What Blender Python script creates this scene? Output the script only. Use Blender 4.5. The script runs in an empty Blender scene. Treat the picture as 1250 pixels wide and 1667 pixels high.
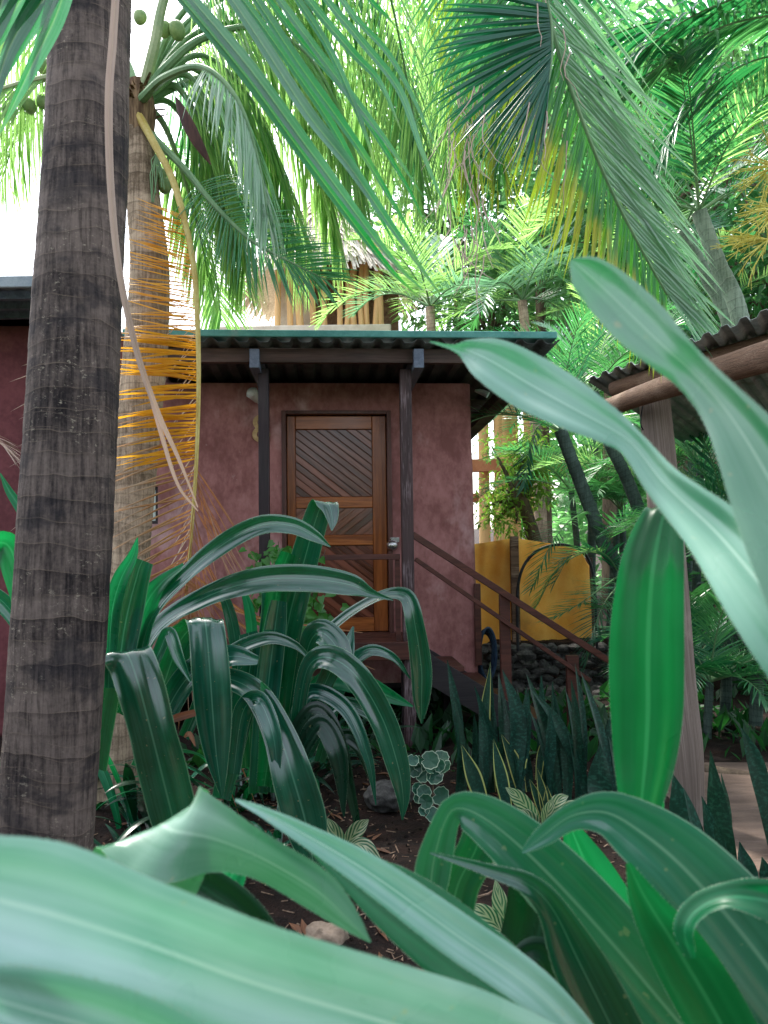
import bpy, bmesh, math, random
import numpy as np
from mathutils import Vector, Matrix, noise
random.seed(7)
R = math.radians
scn = bpy.context.scene
COL = scn.collection
# ------------------------------------------------------------------ camera
F = 1260.0                      # focal length in photo pixels (1250 x 1667)
CAM = Vector((0, 0, 1.6))
ROT = (Matrix.Rotation(R(90 + 2.8), 3, 'X') @ Matrix.Rotation(R(-0.75), 3, 'Z'))
cd = bpy.data.cameras.new('camera'); cam = bpy.data.objects.new('camera', cd); COL.objects.link(cam)
cam.location = CAM; cam.rotation_euler = ROT.to_euler()
cd.sensor_fit = 'VERTICAL'; cd.sensor_height = 36.0; cd.lens = F / 1667 * 36.0
cd.clip_start = 0.02; cd.clip_end = 1000
cd.dof.use_dof = True; cd.dof.focus_distance = 5.5; cd.dof.aperture_fstop = 7.5
scn.camera = cam
# ------------------------------------------------------------------ light
SUN_EL, SUN_AZ = R(58), R(-28)      # azimuth from +Y (behind the cabin, to the left)
w = bpy.data.worlds.new('World'); scn.world = w; w.use_nodes = True
nt = w.node_tree; nt.nodes.clear()
sky = nt.nodes.new('ShaderNodeTexSky'); sky.sky_type = 'NISHITA'; sky.sun_disc = False
sky.sun_elevation = SUN_EL; sky.sun_rotation = SUN_AZ; sky.dust_density = 3.0; sky.air_density = 1.2
hs = nt.nodes.new('ShaderNodeHueSaturation'); hs.inputs['Saturation'].default_value = 0.45
bg = nt.nodes.new('ShaderNodeBackground'); bg.inputs['Strength'].default_value = 0.15
wo = nt.nodes.new('ShaderNodeOutputWorld')
nt.links.new(sky.outputs[0], hs.inputs['Color']); nt.links.new(hs.outputs[0], bg.inputs[0]); nt.links.new(bg.outputs[0], wo.inputs[0])
sl = bpy.data.lights.new('sun', 'SUN'); sl.energy = 2.8; sl.angle = R(6); sl.color = (1, 0.95, 0.86)
so = bpy.data.objects.new('sun', sl); COL.objects.link(so)
sd = Vector((math.sin(SUN_AZ) * math.cos(SUN_EL), math.cos(SUN_AZ) * math.cos(SUN_EL), math.sin(SUN_EL)))
so.rotation_euler = sd.to_track_quat('Z', 'Y').to_euler(); so.location = (0, 0, 30)
scn.view_settings.view_transform = 'Standard'; scn.view_settings.look = 'None'
scn.view_settings.exposure = 2.05; scn.view_settings.gamma = 1.0
scn.cycles.max_bounces = 8; scn.cycles.diffuse_bounces = 4; scn.cycles.transmission_bounces = 5; scn.cycles.transparent_max_bounces = 8
scn.cycles.use_denoising = True; scn.cycles.sample_clamp_indirect = 6

# ------------------------------------------------------------------ helpers
def ray(px, py):
    return ROT @ Vector(((px - 625) / F, -(py - 833.5) / F, -1.0))
def P(px, py, Y):
    d = ray(px, py); return CAM + d * (Y / d.y)
def G(px, py):                       # point on the ground z = 0
    d = ray(px, py); return CAM + d * (-CAM.z / d.z)
def spx(Y): return Y / F             # metres per photo pixel at depth Y
CR, CU, CB = ROT @ Vector((1, 0, 0)), ROT @ Vector((0, 1, 0)), ROT @ Vector((0, 0, 1))
def cr(pts, n):
    """Catmull-Rom through rows of numbers"""
    a = np.array(pts, float)
    if len(a) == 2: return a[0] + (a[1] - a[0]) * np.linspace(0, 1, n)[:, None]
    dd = np.r_[0, np.cumsum(np.maximum(np.linalg.norm(np.diff(a[:, :3], axis=0), axis=1), 1e-6) ** 0.6)]
    e0, e1 = 2 * a[0] - a[1], 2 * a[-1] - a[-2]
    q = np.vstack([e0, a, e1]); tt = np.r_[-dd[1], dd, 2 * dd[-1] - dd[-2]]
    out = []
    for t in np.linspace(0, dd[-1], n):
        i = min(max(np.searchsorted(dd, t, 'right') - 1, 0), len(a) - 2) + 1
        h = tt[i + 1] - tt[i]; s = (t - tt[i]) / h
        m0 = (q[i + 1] - q[i - 1]) / (tt[i + 1] - tt[i - 1]) * h
        m1 = (q[i + 2] - q[i]) / (tt[i + 2] - tt[i]) * h
        out.append((2*s**3-3*s*s+1)*q[i] + (s**3-2*s*s+s)*m0 + (3*s*s-2*s**3)*q[i+1] + (s**3-s*s)*m1)
    return np.array(out)
ORG = {}
class MB:
    def __init__(s): s.v, s.f, s.uv, s.m = [], [], [], []
    def vert(s, p, uv=(0, 0)):
        s.v.append(tuple(p)); s.uv.append(uv); return len(s.v) - 1
    def face(s, ids, m=0): s.f.append(tuple(ids)); s.m.append(m)
    def box(s, x0, x1, y0, y1, z0, z1, m=0):
        b = len(s.v); r = random.random()
        for x in (x0, x1):
            for y in (y0, y1):
                for z in (z0, z1): s.vert((x, y, z), (r, 0))
        for q in ((0,1,3,2),(4,6,7,5),(0,4,5,1),(2,3,7,6),(0,2,6,4),(1,5,7,3)): s.face([b + i for i in q], m)
    def beam(s, a, b, wd, h, m=0, up=Vector((0, 0, 1))):
        a, b = Vector(a), Vector(b); t = (b - a).normalized(); sd = t.cross(up).normalized(); u = sd.cross(t)
        k = len(s.v); r = random.random()
        for p in (a, b):
            for i, j in ((-1,-1),(1,-1),(1,1),(-1,1)): s.vert(p + sd * (i * wd / 2) + u * (j * h / 2), (r, 0))
        for q in ((3,2,1,0),(4,5,6,7),(0,1,5,4),(1,2,6,5),(2,3,7,6),(3,0,4,7)): s.face([k + i for i in q], m)
    def prism(s, poly, mp, d0, d1, m=0):
        """polygon extruded from d0 to d1; mp(p, d) -> point"""
        n = len(poly); b = len(s.v); r = random.random()
        for d in (d0, d1):
            for p in poly: s.vert(mp(p, d), (r, 0))
        s.face([b + i for i in range(n)], m); s.face([b + n + i for i in reversed(range(n))], m)
        for i in range(n): j = (i + 1) % n; s.face((b + j, b + i, b + n + i, b + n + j), m)
    def tube(s, path, rad, seg=8, m=0, caps=True, fn=None):
        path = [Vector(p) for p in path]; n = len(path); b = len(s.v)
        ref = None; L = 0
        for i, p in enumerate(path):
            t = (path[min(i + 1, n - 1)] - path[max(i - 1, 0)]).normalized()
            if ref is None: ref = Vector((1, 0, 0)) if abs(t.x) < 0.8 else Vector((0, 0, 1))
            x = (ref - t * ref.dot(t)).normalized(); y = t.cross(x); ref = x
            if i: L += (p - path[i - 1]).length
            r = rad[i] if hasattr(rad, '__len__') else rad
            for k in range(seg + 1):
                a = 2 * math.pi * k / seg
                rr = r * (fn(L, a) if fn else 1)
                s.vert(p + (x * math.cos(a) + y * math.sin(a)) * rr, (k / seg, L))
        w_ = seg + 1
        for i in range(n - 1):
            for k in range(seg):
                s.face((b + i*w_ + k, b + i*w_ + k + 1, b + (i+1)*w_ + k + 1, b + (i+1)*w_ + k), m)
        if caps:
            s.face([b + k for k in reversed(range(seg))], m); s.face([b + (n-1)*w_ + k for k in range(seg)], m)
    def ribbon(s, C, S, N, W, fold=0.0, curl=0.0, seg=6, m=0, wave=0.0, teeth=0.0, tm=1, edge=0.0, pleat=0.0):
        n = len(C); b = len(s.v); L = 0
        ph = random.random() * 6
        for i in range(n):
            if i: L += (C[i] - C[i-1]).length
            for j in range(seg + 1):
                x = 2 * j / seg - 1
                h = fold * abs(x) - curl * x * x + wave * math.sin(L * 22 + ph + (2 if x > 0 else 0)) * x * x
                if pleat: h += pleat * math.cos(x * 8.5)
                if edge and abs(x) > 0.9: h -= edge
                s.vert(C[i] + S[i] * (x * W[i] / 2) + N[i] * (h * W[i]), (L, j / seg))
        w_ = seg + 1
        for i in range(n - 1):
            for j in range(seg): s.face((b+i*w_+j, b+i*w_+j+1, b+(i+1)*w_+j+1, b+(i+1)*w_+j), m)
        if teeth:
            for sg, j in ((-1, 0), (1, seg)):
                for i in range(1, n - 2):
                    p, q = Vector(s.v[b+i*w_+j]), Vector(s.v[b+(i+1)*w_+j])
                    nt_ = max(1, int((q - p).length / (teeth * 2.2)))
                    for k in range(nt_):
                        a = p.lerp(q, k / nt_); c = p.lerp(q, (k + 0.55) / nt_)
                        if random.random() < 0.12: continue
                        tip = p.lerp(q, (k + 0.7) / nt_) + S[i] * (sg * teeth * random.uniform(0.5, 1.1))
                        x0 = len(s.v); vv = 0.0
                        for z in (a, c, tip): s.vert(z, (0, vv))
                        s.face((x0, x0 + 1, x0 + 2), tm)
    def build(s, name, mats, parent=None, local=False, smooth=True, bevel=0, solid=0, subsurf=0):
        me = bpy.data.meshes.new(name); o = bpy.data.objects.new(name, me); COL.objects.link(o)
        org = Vector((0, 0, 0))
        if parent is not None:
            o.parent = parent
            if not local: org = ORG.get(parent, org)
            ORG[o] = ORG.get(parent, Vector((0, 0, 0)))
        elif s.v and not local:
            a = np.array(s.v); org = Vector(((a[:,0].min()+a[:,0].max())/2, (a[:,1].min()+a[:,1].max())/2, a[:,2].min()))
            o.location = org; ORG[o] = org
        a = np.array(s.v, float) - np.array(org)
        me.from_pydata(a.tolist(), [], s.f)
        if not isinstance(mats, (list, tuple)): mats = [mats]
        for mt in mats: me.materials.append(mt)
        me.polygons.foreach_set('material_index', s.m)
        if smooth: me.polygons.foreach_set('use_smooth', [True] * len(s.f))
        ul = me.uv_layers.new(name='UVMap'); li = np.empty(len(me.loops), int); me.loops.foreach_get('vertex_index', li)
        ul.data.foreach_set('uv', np.array(s.uv, float)[li].ravel())
        me.update()
        if smooth: me.set_sharp_from_angle(angle=R(42))
        if bevel:
            md = o.modifiers.new('bevel', 'BEVEL'); md.width = bevel; md.segments = 2; md.limit_method = 'ANGLE'; md.angle_limit = R(40)
        if solid:
            md = o.modifiers.new('solid', 'SOLIDIFY'); md.thickness = solid; md.offset = 0
        return o
def tag(o, label=None, cat=None, group=None, kind=None):
    if label: o['label'] = label
    if cat: o['category'] = cat
    if group: o['group'] = group
    if kind: o['kind'] = kind
    return o
def thing(name, label, cat, loc=(0, 0, 0), rz=0, group=None):
    o = bpy.data.objects.new(name, None); COL.objects.link(o); o.location = loc; o.rotation_euler = (0, 0, rz)
    o.empty_display_size = 0.1; ORG[o] = Vector(loc)
    return tag(o, label, cat, group)

# ------------------------------------------------------------------ materials
def new_mat(name):
    m = bpy.data.materials.new(name); m.use_nodes = True; m.node_tree.nodes.clear(); return m, m.node_tree
class NT:
    def __init__(s, t): s.t = t
    def n(s, typ, ins=None, **kw):
        x = s.t.nodes.new('ShaderNode' + typ)
        for k, v in kw.items(): setattr(x, k, v)
        for k, v in (ins or {}).items():
            if hasattr(v, 'is_linked'): s.t.links.new(v, x.inputs[k])
            else: x.inputs[k].default_value = v
        return x
    def mix(s, f, a, b, bt='MIX'):
        x = s.t.nodes.new('ShaderNodeMix'); x.data_type = 'RGBA'; x.blend_type = bt
        for k, v in ((0, f), (6, a), (7, b)):
            if hasattr(v, 'is_linked'): s.t.links.new(v, x.inputs[k])
            else: x.inputs[k].default_value = (tuple(v) + (1,) if isinstance(v, tuple) and len(v) == 3 else v)
        return x.outputs[2]
    def math(s, op, a, b=0.0, c=None):
        x = s.t.nodes.new('ShaderNodeMath'); x.operation = op
        for k, v in ((0, a), (1, b)) + (((2, c),) if c is not None else ()):
            if hasattr(v, 'is_linked'): s.t.links.new(v, x.inputs[k])
            else: x.inputs[k].default_value = v
        return x.outputs[0]
    def ramp(s, f, a, b):
        x = s.n('MapRange', {'Value': f, 'From Min': a, 'From Max': b}); x.interpolation_type = 'SMOOTHSTEP'; return x.outputs[0]
    def noise(s, vec, scale, detail=4, rough=0.55, dist=0.0):
        return s.n('TexNoise', {'Vector': vec, 'Scale': scale, 'Detail': detail, 'Roughness': rough, 'Distortion': dist}).outputs[0]
    def scale(s, vec, sc):
        x = s.n('Mapping', {'Vector': vec}); x.inputs['Scale'].default_value = sc; return x.outputs[0]
def rnd_vec(g, vec):
    oi = g.n('ObjectInfo'); a = g.n('VectorMath', {0: vec}, operation='ADD')
    c = g.n('CombineXYZ', {'X': g.math('MULTIPLY', oi.outputs['Random'], 37.0), 'Y': g.math('MULTIPLY', oi.outputs['Random'], 11.0)})
    g.t.links.new(c.outputs[0], a.inputs[1]); return a.outputs[0], oi.outputs['Random']
def leaf_mat(name, c1, c2, rib, tr, tw=0.35, rough=0.33, ribw=0.05, dry=None, dryt=(0.62, 0.70), edge=None, edgew=0.06, stripe=None, band=None, tip=None, tipu=(0.5, 1.0), streak=60, spec=0.5, spots=0.0):
    m, t = new_mat(name); g = NT(t)
    uv = g.n('UVMap').outputs[0]; sep = g.n('SeparateXYZ', {'Vector': uv}); u, v = sep.outputs[0], sep.outputs[1]
    ob = g.n('TexCoord').outputs['Object']; obr, rn = rnd_vec(g, ob)
    uvr, _ = rnd_vec(g, uv)
    st = g.noise(g.scale(uvr, (2.2, streak / 2, 1)), 1.0, 3)
    bl = g.noise(obr, 6.0, 3)
    f = g.ramp(g.math('ADD', g.math('MULTIPLY', st, 0.6), g.math('MULTIPLY', bl, 0.5)), 0.35, 0.75)
    col = g.mix(f, c1, c2)
    dv = g.math('ABSOLUTE', g.math('SUBTRACT', v, 0.5))
    if stripe:
        wv = g.math('SINE', g.math('ADD', g.math('MULTIPLY', u, 135.0), g.math('ADD', g.math('MULTIPLY', dv, -32.0), g.math('MULTIPLY', bl, 14.0))))
        col = g.mix(g.math('MULTIPLY', g.ramp(wv, -0.2, 0.25), 0.95), col, stripe)
    if band:
        bn = g.noise(g.scale(uvr, (60, 3.5, 1)), 1.0, 4, 0.6)
        col = g.mix(g.ramp(bn, 0.48, 0.62), col, band)
    rm = g.ramp(dv, ribw, ribw * 0.25)
    col = g.mix(g.math('MULTIPLY', rm, 0.75), col, rib)
    if edge: col = g.mix(g.ramp(dv, 0.5 - edgew, 0.5 - edgew * 0.75), col, edge)
    if tip:
        ti = g.ramp(g.math('ADD', u, g.math('MULTIPLY', g.math('SUBTRACT', bl, 0.5), 0.9)), tipu[0], tipu[1])
        col = g.mix(ti, col, tip)
    if dry:
        col = g.mix(g.ramp(g.noise(obr, 2.6, 5, 0.65), *dryt), col, dry)
    if spots:
        sp = g.ramp(g.noise(obr, 55, 2), 0.70, 0.76)
        col = g.mix(g.math('MULTIPLY', sp, spots), col, (0.35, 0.33, 0.16))
    hv = g.n('HueSaturation', {'Color': col, 'Hue': g.n('MapRange', {'Value': rn, 'To Min': 0.485, 'To Max': 0.515}).outputs[0], 'Value': g.n('MapRange', {'Value': rn, 'To Min': 0.82, 'To Max': 1.18}).outputs[0]}).outputs[0]
    bmp = g.n('Bump', {'Height': g.noise(g.scale(uvr, (1.5, streak, 1)), 1.0, 2), 'Strength': 0.10, 'Distance': 0.002}).outputs[0]
    rg = g.n('MapRange', {'Value': bl, 'From Min': 0.3, 'From Max': 0.7, 'To Min': rough * 0.8, 'To Max': rough * 1.35}).outputs[0]
    pb = g.n('BsdfPrincipled', {'Base Color': hv, 'Roughness': rg, 'Normal': bmp, 'Specular IOR Level': spec})
    tc = g.mix(0.55, hv, tr); 
    tl = g.n('BsdfTranslucent', {'Color': g.mix(1.0, (1, 1, 1), tc, 'MULTIPLY')})
    mx = g.n('MixShader', {0: tw, 1: pb.outputs[0], 2: tl.outputs[0]})
    g.n('OutputMaterial', {0: mx.outputs[0]}); return m
def surf_mat(name, c1, c2, scale=4, rough=0.8, bump=0.3, stretch=(1, 1, 1), c3=None, s3=1.0, r3=(0.55, 0.7), metal=0.0, fine=60, spec=0.2, bd=0.01, detail=6, drip=0.0):
    m, t = new_mat(name); g = NT(t); ob = g.n('TexCoord').outputs['Object']; ob, rn = rnd_vec(g, ob)
    v = g.scale(ob, stretch)
    n1 = g.noise(v, scale, detail, 0.6); n2 = g.noise(v, fine, 4, 0.6)
    col = g.mix(g.ramp(g.math('ADD', g.math('MULTIPLY', n1, 0.7), g.math('MULTIPLY', n2, 0.3)), 0.36, 0.66), c1, c2)
    if c3: col = g.mix(g.ramp(g.noise(v, s3, 5, 0.65), r3[0], r3[1]), col, c3)
    if drip:
        dn = g.math('MULTIPLY', g.ramp(g.noise(g.scale(ob, (7, 7, 0.5)), 1.0, 4, 0.6), 0.54, 0.70), g.ramp(g.noise(ob, 1.1, 3), 0.4, 0.6)); col = g.mix(g.math('MULTIPLY', dn, drip), col, tuple(c * 0.45 for c in c1))
        pn = g.ramp(g.noise(ob, 9, 4, 0.7), 0.66, 0.70); col = g.mix(g.math('MULTIPLY', pn, drip * 0.6), col, (0.5, 0.34, 0.33))
    h = g.math('ADD', g.math('MULTIPLY', n1, 0.5), g.math('MULTIPLY', n2, 0.5))
    bp = g.n('Bump', {'Height': h, 'Strength': bump, 'Distance': bd}).outputs[0]
    rg = g.n('MapRange', {'Value': n1, 'To Min': rough * 0.75, 'To Max': min(1, rough * 1.2)}).outputs[0]
    pb = g.n('BsdfPrincipled', {'Base Color': col, 'Roughness': rg, 'Normal': bp, 'Metallic': metal, 'Specular IOR Level': spec})
    g.n('OutputMaterial', {0: pb.outputs[0]}); return m
def trunk_mat(name, dark, light, line, ringf, moss=None, white=0.3, warp=2.4, blotch=0.0):
    m, t = new_mat(name); g = NT(t)
    uv = g.n('UVMap').outputs[0]; sep = g.n('SeparateXYZ', {'Vector': uv})
    ob = g.n('TexCoord').outputs['Object']
    v = sep.outputs[1]
    wob = g.noise(g.scale(ob, (2.6, 2.6, 1.6)), 1.0, 3, 0.5); wob2 = g.noise(g.scale(ob, (9, 9, 5)), 1.0, 2)
    ph = g.math('ADD', g.math('MULTIPLY', v, ringf), g.math('ADD', g.math('MULTIPLY', wob, warp), g.math('MULTIPLY', wob2, 0.14)))
    fr = g.math('FRACT', ph)
    rid = g.n('TexWhiteNoise', {'W': g.math('FLOOR', ph)}, noise_dimensions='1D').outputs[0]
    fib = g.noise(g.scale(ob, (70, 70, 5)), 1.0, 4, 0.6); fine = g.noise(ob, 90, 4, 0.65); big = g.noise(ob, 3.2, 5, 0.6)
    f = g.math('ADD', g.math('ADD', g.math('ADD', g.math('MULTIPLY', fib, 0.55), g.math('MULTIPLY', fine, 0.25)), g.math('MULTIPLY', rid, 0.12)), g.math('MULTIPLY', big, 0.55))
    col = g.mix(g.ramp(f, 0.50, 0.95), dark, light)
    crack = g.ramp(g.noise(g.scale(ob, (58, 58, 4.0)), 1.0, 2, 0.5, 0.8), 0.58, 0.64)
    col = g.mix(g.math('MULTIPLY', crack, g.math('MULTIPLY', g.ramp(big, 0.45, 0.62), 0.4)), col, tuple(c * 0.35 for c in dark))
    ln = g.math('MULTIPLY', g.ramp(fr, 0.07, 0.0), g.ramp(g.noise(ob, 9, 3), 0.35, 0.6))
    col = g.mix(g.math('MULTIPLY', ln, 0.5), col, line)
    dk = g.ramp(fr, 0.72, 1.0); col = g.mix(g.math('MULTIPLY', dk, 0.28), col, tuple(c * 0.4 for c in dark))
    ph2 = g.math('ADD', g.math('MULTIPLY', v, ringf * 1.63), g.math('MULTIPLY', g.noise(g.scale(ob, (3.4, 3.4, 1.2)), 1.0, 2), warp * 1.4))
    ln2 = g.math('MULTIPLY', g.ramp(g.math('FRACT', ph2), 0.05, 0.0), g.ramp(g.noise(ob, 6, 3), 0.45, 0.6)); col = g.mix(g.math('MULTIPLY', ln2, 0.55), col, line)
    lic = g.math('MULTIPLY', g.ramp(g.noise(g.scale(ob, (1, 1, 1.8)), 44, 5, 0.75), 0.58, 0.66), g.ramp(g.noise(ob, 4.0, 3), 0.45, 0.62))
    col = g.mix(g.math('MULTIPLY', lic, white), col, (0.42, 0.36, 0.28))
    if blotch: col = g.mix(g.math('MULTIPLY', g.ramp(g.noise(g.scale(ob, (4, 4, 7)), 1.0, 4, 0.6), 0.50, 0.62), blotch), col, (0.012, 0.013, 0.018))
    if moss: col = g.mix(g.math('MULTIPLY', g.ramp(big, 0.5, 0.7), 0.5), col, moss)
    h = g.math('ADD', g.math('ADD', g.math('MULTIPLY', g.ramp(fr, 0.0, 0.9), -0.55), g.math('MULTIPLY', fib, 0.55)), g.math('ADD', g.math('MULTIPLY', fine, 0.45), g.math('MULTIPLY', crack, -0.6)))
    bp = g.n('Bump', {'Height': h, 'Strength': 0.38, 'Distance': 0.008}).outputs[0]
    pb = g.n('BsdfPrincipled', {'Base Color': col, 'Roughness': 0.85, 'Normal': bp, 'Specular IOR Level': 0.12})
    g.n('OutputMaterial', {0: pb.outputs[0]}); return m
def wood_mat(name, dark, light, axis, rough=0.4, bump=0.25, grain=18, pale=None, perplank=0.0, spec=0.3):
    m, t = new_mat(name); g = NT(t); ob = g.n('TexCoord').outputs['Object']
    uv = g.n('SeparateXYZ', {'Vector': g.n('UVMap').outputs[0]}).outputs[0]
    sh = g.n('VectorMath', {0: ob}, operation='ADD'); c = g.n('CombineXYZ', {'X': g.math('MULTIPLY', uv, 9.0), 'Y': g.math('MULTIPLY', uv, 5.0), 'Z': g.math('MULTIPLY', uv, 7.0)}); t.links.new(c.outputs[0], sh.inputs[1])
    if isinstance(axis, tuple): v = g.n('Mapping', {'Vector': sh.outputs[0], 'Rotation': axis}).outputs[0]; v = g.scale(v, (grain * 0.06, grain, grain))
    else: v = g.scale(sh.outputs[0], tuple(grain * (0.06 if i == axis else 1) for i in range(3)))
    n1 = g.noise(v, 1.0, 5, 0.6, 0.8); n2 = g.noise(v, 6.0, 3, 0.6); big = g.noise(ob, 3, 4)
    f = g.math('ADD', g.math('MULTIPLY', n1, 0.75), g.math('MULTIPLY', n2, 0.25))
    if perplank: f = g.math('ADD', f, g.math('MULTIPLY', g.math('SUBTRACT', g.math('FRACT', g.math('MULTIPLY', uv, 7.31)), 0.5), perplank))
    col = g.mix(g.ramp(f, 0.3, 0.72), dark, light)
    if pale: col = g.mix(g.ramp(g.math('ADD', g.math('MULTIPLY', n2, 0.5), g.math('MULTIPLY', big, 0.6)), 0.56, 0.72), col, pale)
    bp = g.n('Bump', {'Height': f, 'Strength': bump, 'Distance': 0.004}).outputs[0]
    rg = g.n('MapRange', {'Value': big, 'From Min': 0.3, 'From Max': 0.7, 'To Min': rough * 0.75, 'To Max': min(1, rough * 1.3)}).outputs[0]
    pb = g.n('BsdfPrincipled', {'Base Color': col, 'Roughness': rg, 'Normal': bp, 'Specular IOR Level': spec})
    g.n('OutputMaterial', {0: pb.outputs[0]}); return m

M = {}
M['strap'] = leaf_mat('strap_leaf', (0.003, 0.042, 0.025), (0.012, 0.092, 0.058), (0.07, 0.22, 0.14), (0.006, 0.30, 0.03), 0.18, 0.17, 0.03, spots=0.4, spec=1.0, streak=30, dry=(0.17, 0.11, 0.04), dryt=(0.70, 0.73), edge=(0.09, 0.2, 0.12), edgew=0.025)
M['strap_near'] = leaf_mat('strap_leaf_pale', (0.040, 0.180, 0.100), (0.160, 0.325, 0.240), (0.28, 0.45, 0.34), (0.03, 0.5, 0.08), 0.20, 0.26, 0.03, spots=0.5, streak=9, spec=1.0, dry=(0.26, 0.20, 0.12), dryt=(0.70, 0.73))  # pale tone includes the sky sheen of upturned leaves
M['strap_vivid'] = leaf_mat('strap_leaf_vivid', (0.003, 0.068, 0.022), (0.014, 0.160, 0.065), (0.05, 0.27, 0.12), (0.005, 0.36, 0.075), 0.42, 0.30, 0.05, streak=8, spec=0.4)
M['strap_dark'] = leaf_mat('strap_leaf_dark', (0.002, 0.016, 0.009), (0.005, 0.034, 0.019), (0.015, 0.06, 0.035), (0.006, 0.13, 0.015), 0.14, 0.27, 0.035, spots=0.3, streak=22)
M['strap_front'] = leaf_mat('strap_leaf_nearest', (0.075, 0.235, 0.150), (0.300, 0.445, 0.395), (0.36, 0.5, 0.42), (0.05, 0.5, 0.12), 0.18, 0.27, 0.03, spots=0.5, streak=7, spec=1.0)  # lighter copy, sky sheen of the nearest leaf put into the colour
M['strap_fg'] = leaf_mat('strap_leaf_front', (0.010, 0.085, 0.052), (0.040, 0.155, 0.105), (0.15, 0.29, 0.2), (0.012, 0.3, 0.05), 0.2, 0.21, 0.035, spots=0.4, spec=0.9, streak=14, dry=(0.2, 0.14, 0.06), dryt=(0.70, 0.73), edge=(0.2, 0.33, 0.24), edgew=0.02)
M['teeth'] = surf_mat('leaf_margin', (0.16, 0.27, 0.17), (0.28, 0.38, 0.26), 30, 0.6, 0.1)
M['dead'] = leaf_mat('dead_leaf', (0.10, 0.042, 0.02), (0.24, 0.11, 0.055), (0.3, 0.14, 0.06), (0.4, 0.15, 0.05), 0.25, 0.6, 0.05)
M['snake'] = leaf_mat('snake_leaf', (0.004, 0.024, 0.016), (0.008, 0.044, 0.028), (0.008, 0.04, 0.025), (0.02, 0.15, 0.05), 0.06, 0.4, 0.01, band=(0.018, 0.085, 0.055), streak=30)
M['snake_y'] = leaf_mat('snake_leaf_edged', (0.005, 0.030, 0.020), (0.010, 0.055, 0.032), (0.008, 0.045, 0.025), (0.04, 0.2, 0.05), 0.06, 0.4, 0.01, band=(0.018, 0.085, 0.052), edge=(0.42, 0.44, 0.13), edgew=0.11, streak=30)
M['varieg'] = leaf_mat('variegated_leaf', (0.012, 0.085, 0.04), (0.03, 0.14, 0.065), (0.40, 0.45, 0.25), (0.1, 0.4, 0.1), 0.25, 0.3, 0.04, stripe=(0.46, 0.47, 0.29))
M['round'] = leaf_mat('round_leaf', (0.008, 0.06, 0.035), (0.025, 0.12, 0.075), (0.03, 0.12, 0.07), (0.05, 0.3, 0.1), 0.25, 0.4, 0.01, edge=(0.42, 0.55, 0.4), edgew=0.05)
M['vine'] = leaf_mat('vine_leaf', (0.03, 0.16, 0.03), (0.06, 0.28, 0.05), (0.1, 0.35, 0.08), (0.1, 0.7, 0.05), 0.4, 0.3, 0.03)
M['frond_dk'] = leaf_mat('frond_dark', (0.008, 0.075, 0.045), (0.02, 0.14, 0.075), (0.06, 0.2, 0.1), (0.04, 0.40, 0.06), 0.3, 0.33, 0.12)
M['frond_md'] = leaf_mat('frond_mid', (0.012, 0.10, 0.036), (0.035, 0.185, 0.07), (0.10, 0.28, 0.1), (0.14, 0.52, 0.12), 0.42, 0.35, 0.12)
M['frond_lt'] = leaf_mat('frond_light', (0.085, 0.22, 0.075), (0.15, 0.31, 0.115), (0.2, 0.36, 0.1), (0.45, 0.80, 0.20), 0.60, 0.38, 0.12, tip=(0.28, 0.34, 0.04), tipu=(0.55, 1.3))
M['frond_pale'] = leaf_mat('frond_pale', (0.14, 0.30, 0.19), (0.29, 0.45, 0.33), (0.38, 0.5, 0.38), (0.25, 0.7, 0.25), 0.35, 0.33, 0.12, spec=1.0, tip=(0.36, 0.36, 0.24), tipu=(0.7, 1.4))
M['frond_yt'] = leaf_mat('frond_yellow_tips', (0.02, 0.12, 0.03), (0.045, 0.2, 0.05), (0.1, 0.28, 0.08), (0.15, 0.6, 0.03), 0.45, 0.36, 0.12, tip=(0.42, 0.33, 0.03), tipu=(0.25, 0.65))
M['frond_near'] = leaf_mat('frond_near', (0.012, 0.11, 0.05), (0.13, 0.23, 0.185), (0.26, 0.37, 0.2), (0.02, 0.42, 0.05), 0.32, 0.30, 0.09, tip=(0.22, 0.24, 0.05), tipu=(0.75, 1.2), streak=16, dry=None, spec=1.0)  # second colour is the grey-blue highlight, mixed in as pigment
M['frond_nearg'] = leaf_mat('frond_near_green', (0.006, 0.085, 0.03), (0.015, 0.14, 0.05), (0.2, 0.32, 0.1), (0.01, 0.42, 0.03), 0.35, 0.3, 0.09, tip=(0.3, 0.28, 0.05), tipu=(0.7, 1.2), streak=16, spec=1.0)
M['frond_fan'] = leaf_mat('frond_fan', (0.005, 0.07, 0.04), (0.016, 0.125, 0.075), (0.03, 0.16, 0.1), (0.01, 0.32, 0.08), 0.25, 0.35, 0.12)
M['frond_yellow'] = leaf_mat('frond_dying', (0.72, 0.34, 0.012), (0.80, 0.48, 0.03), (0.7, 0.46, 0.06), (1.0, 0.52, 0.02), 0.45, 0.42, 0.12, tip=(0.42, 0.27, 0.09), tipu=(0.6, 1.2))
M['frond_dry'] = leaf_mat('frond_dry', (0.22, 0.085, 0.02), (0.36, 0.16, 0.045), (0.36, 0.2, 0.08), (0.5, 0.2, 0.05), 0.25, 0.6, 0.12, tip=(0.32, 0.22, 0.14), tipu=(0.3, 0.8))
M['straw'] = leaf_mat('dead_strand', (0.36, 0.25, 0.20), (0.5, 0.38, 0.32), (0.5, 0.38, 0.3), (0.5, 0.35, 0.2), 0.15, 0.6, 0.1)
M['rachis'] = surf_mat('rachis_green', (0.10, 0.20, 0.09), (0.2, 0.32, 0.16), 6, 0.45, 0.1, (1, 1, 0.2))
M['rachis_pale'] = surf_mat('rachis_pale', (0.2, 0.28, 0.14), (0.36, 0.40, 0.22), 6, 0.45, 0.1)
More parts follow.
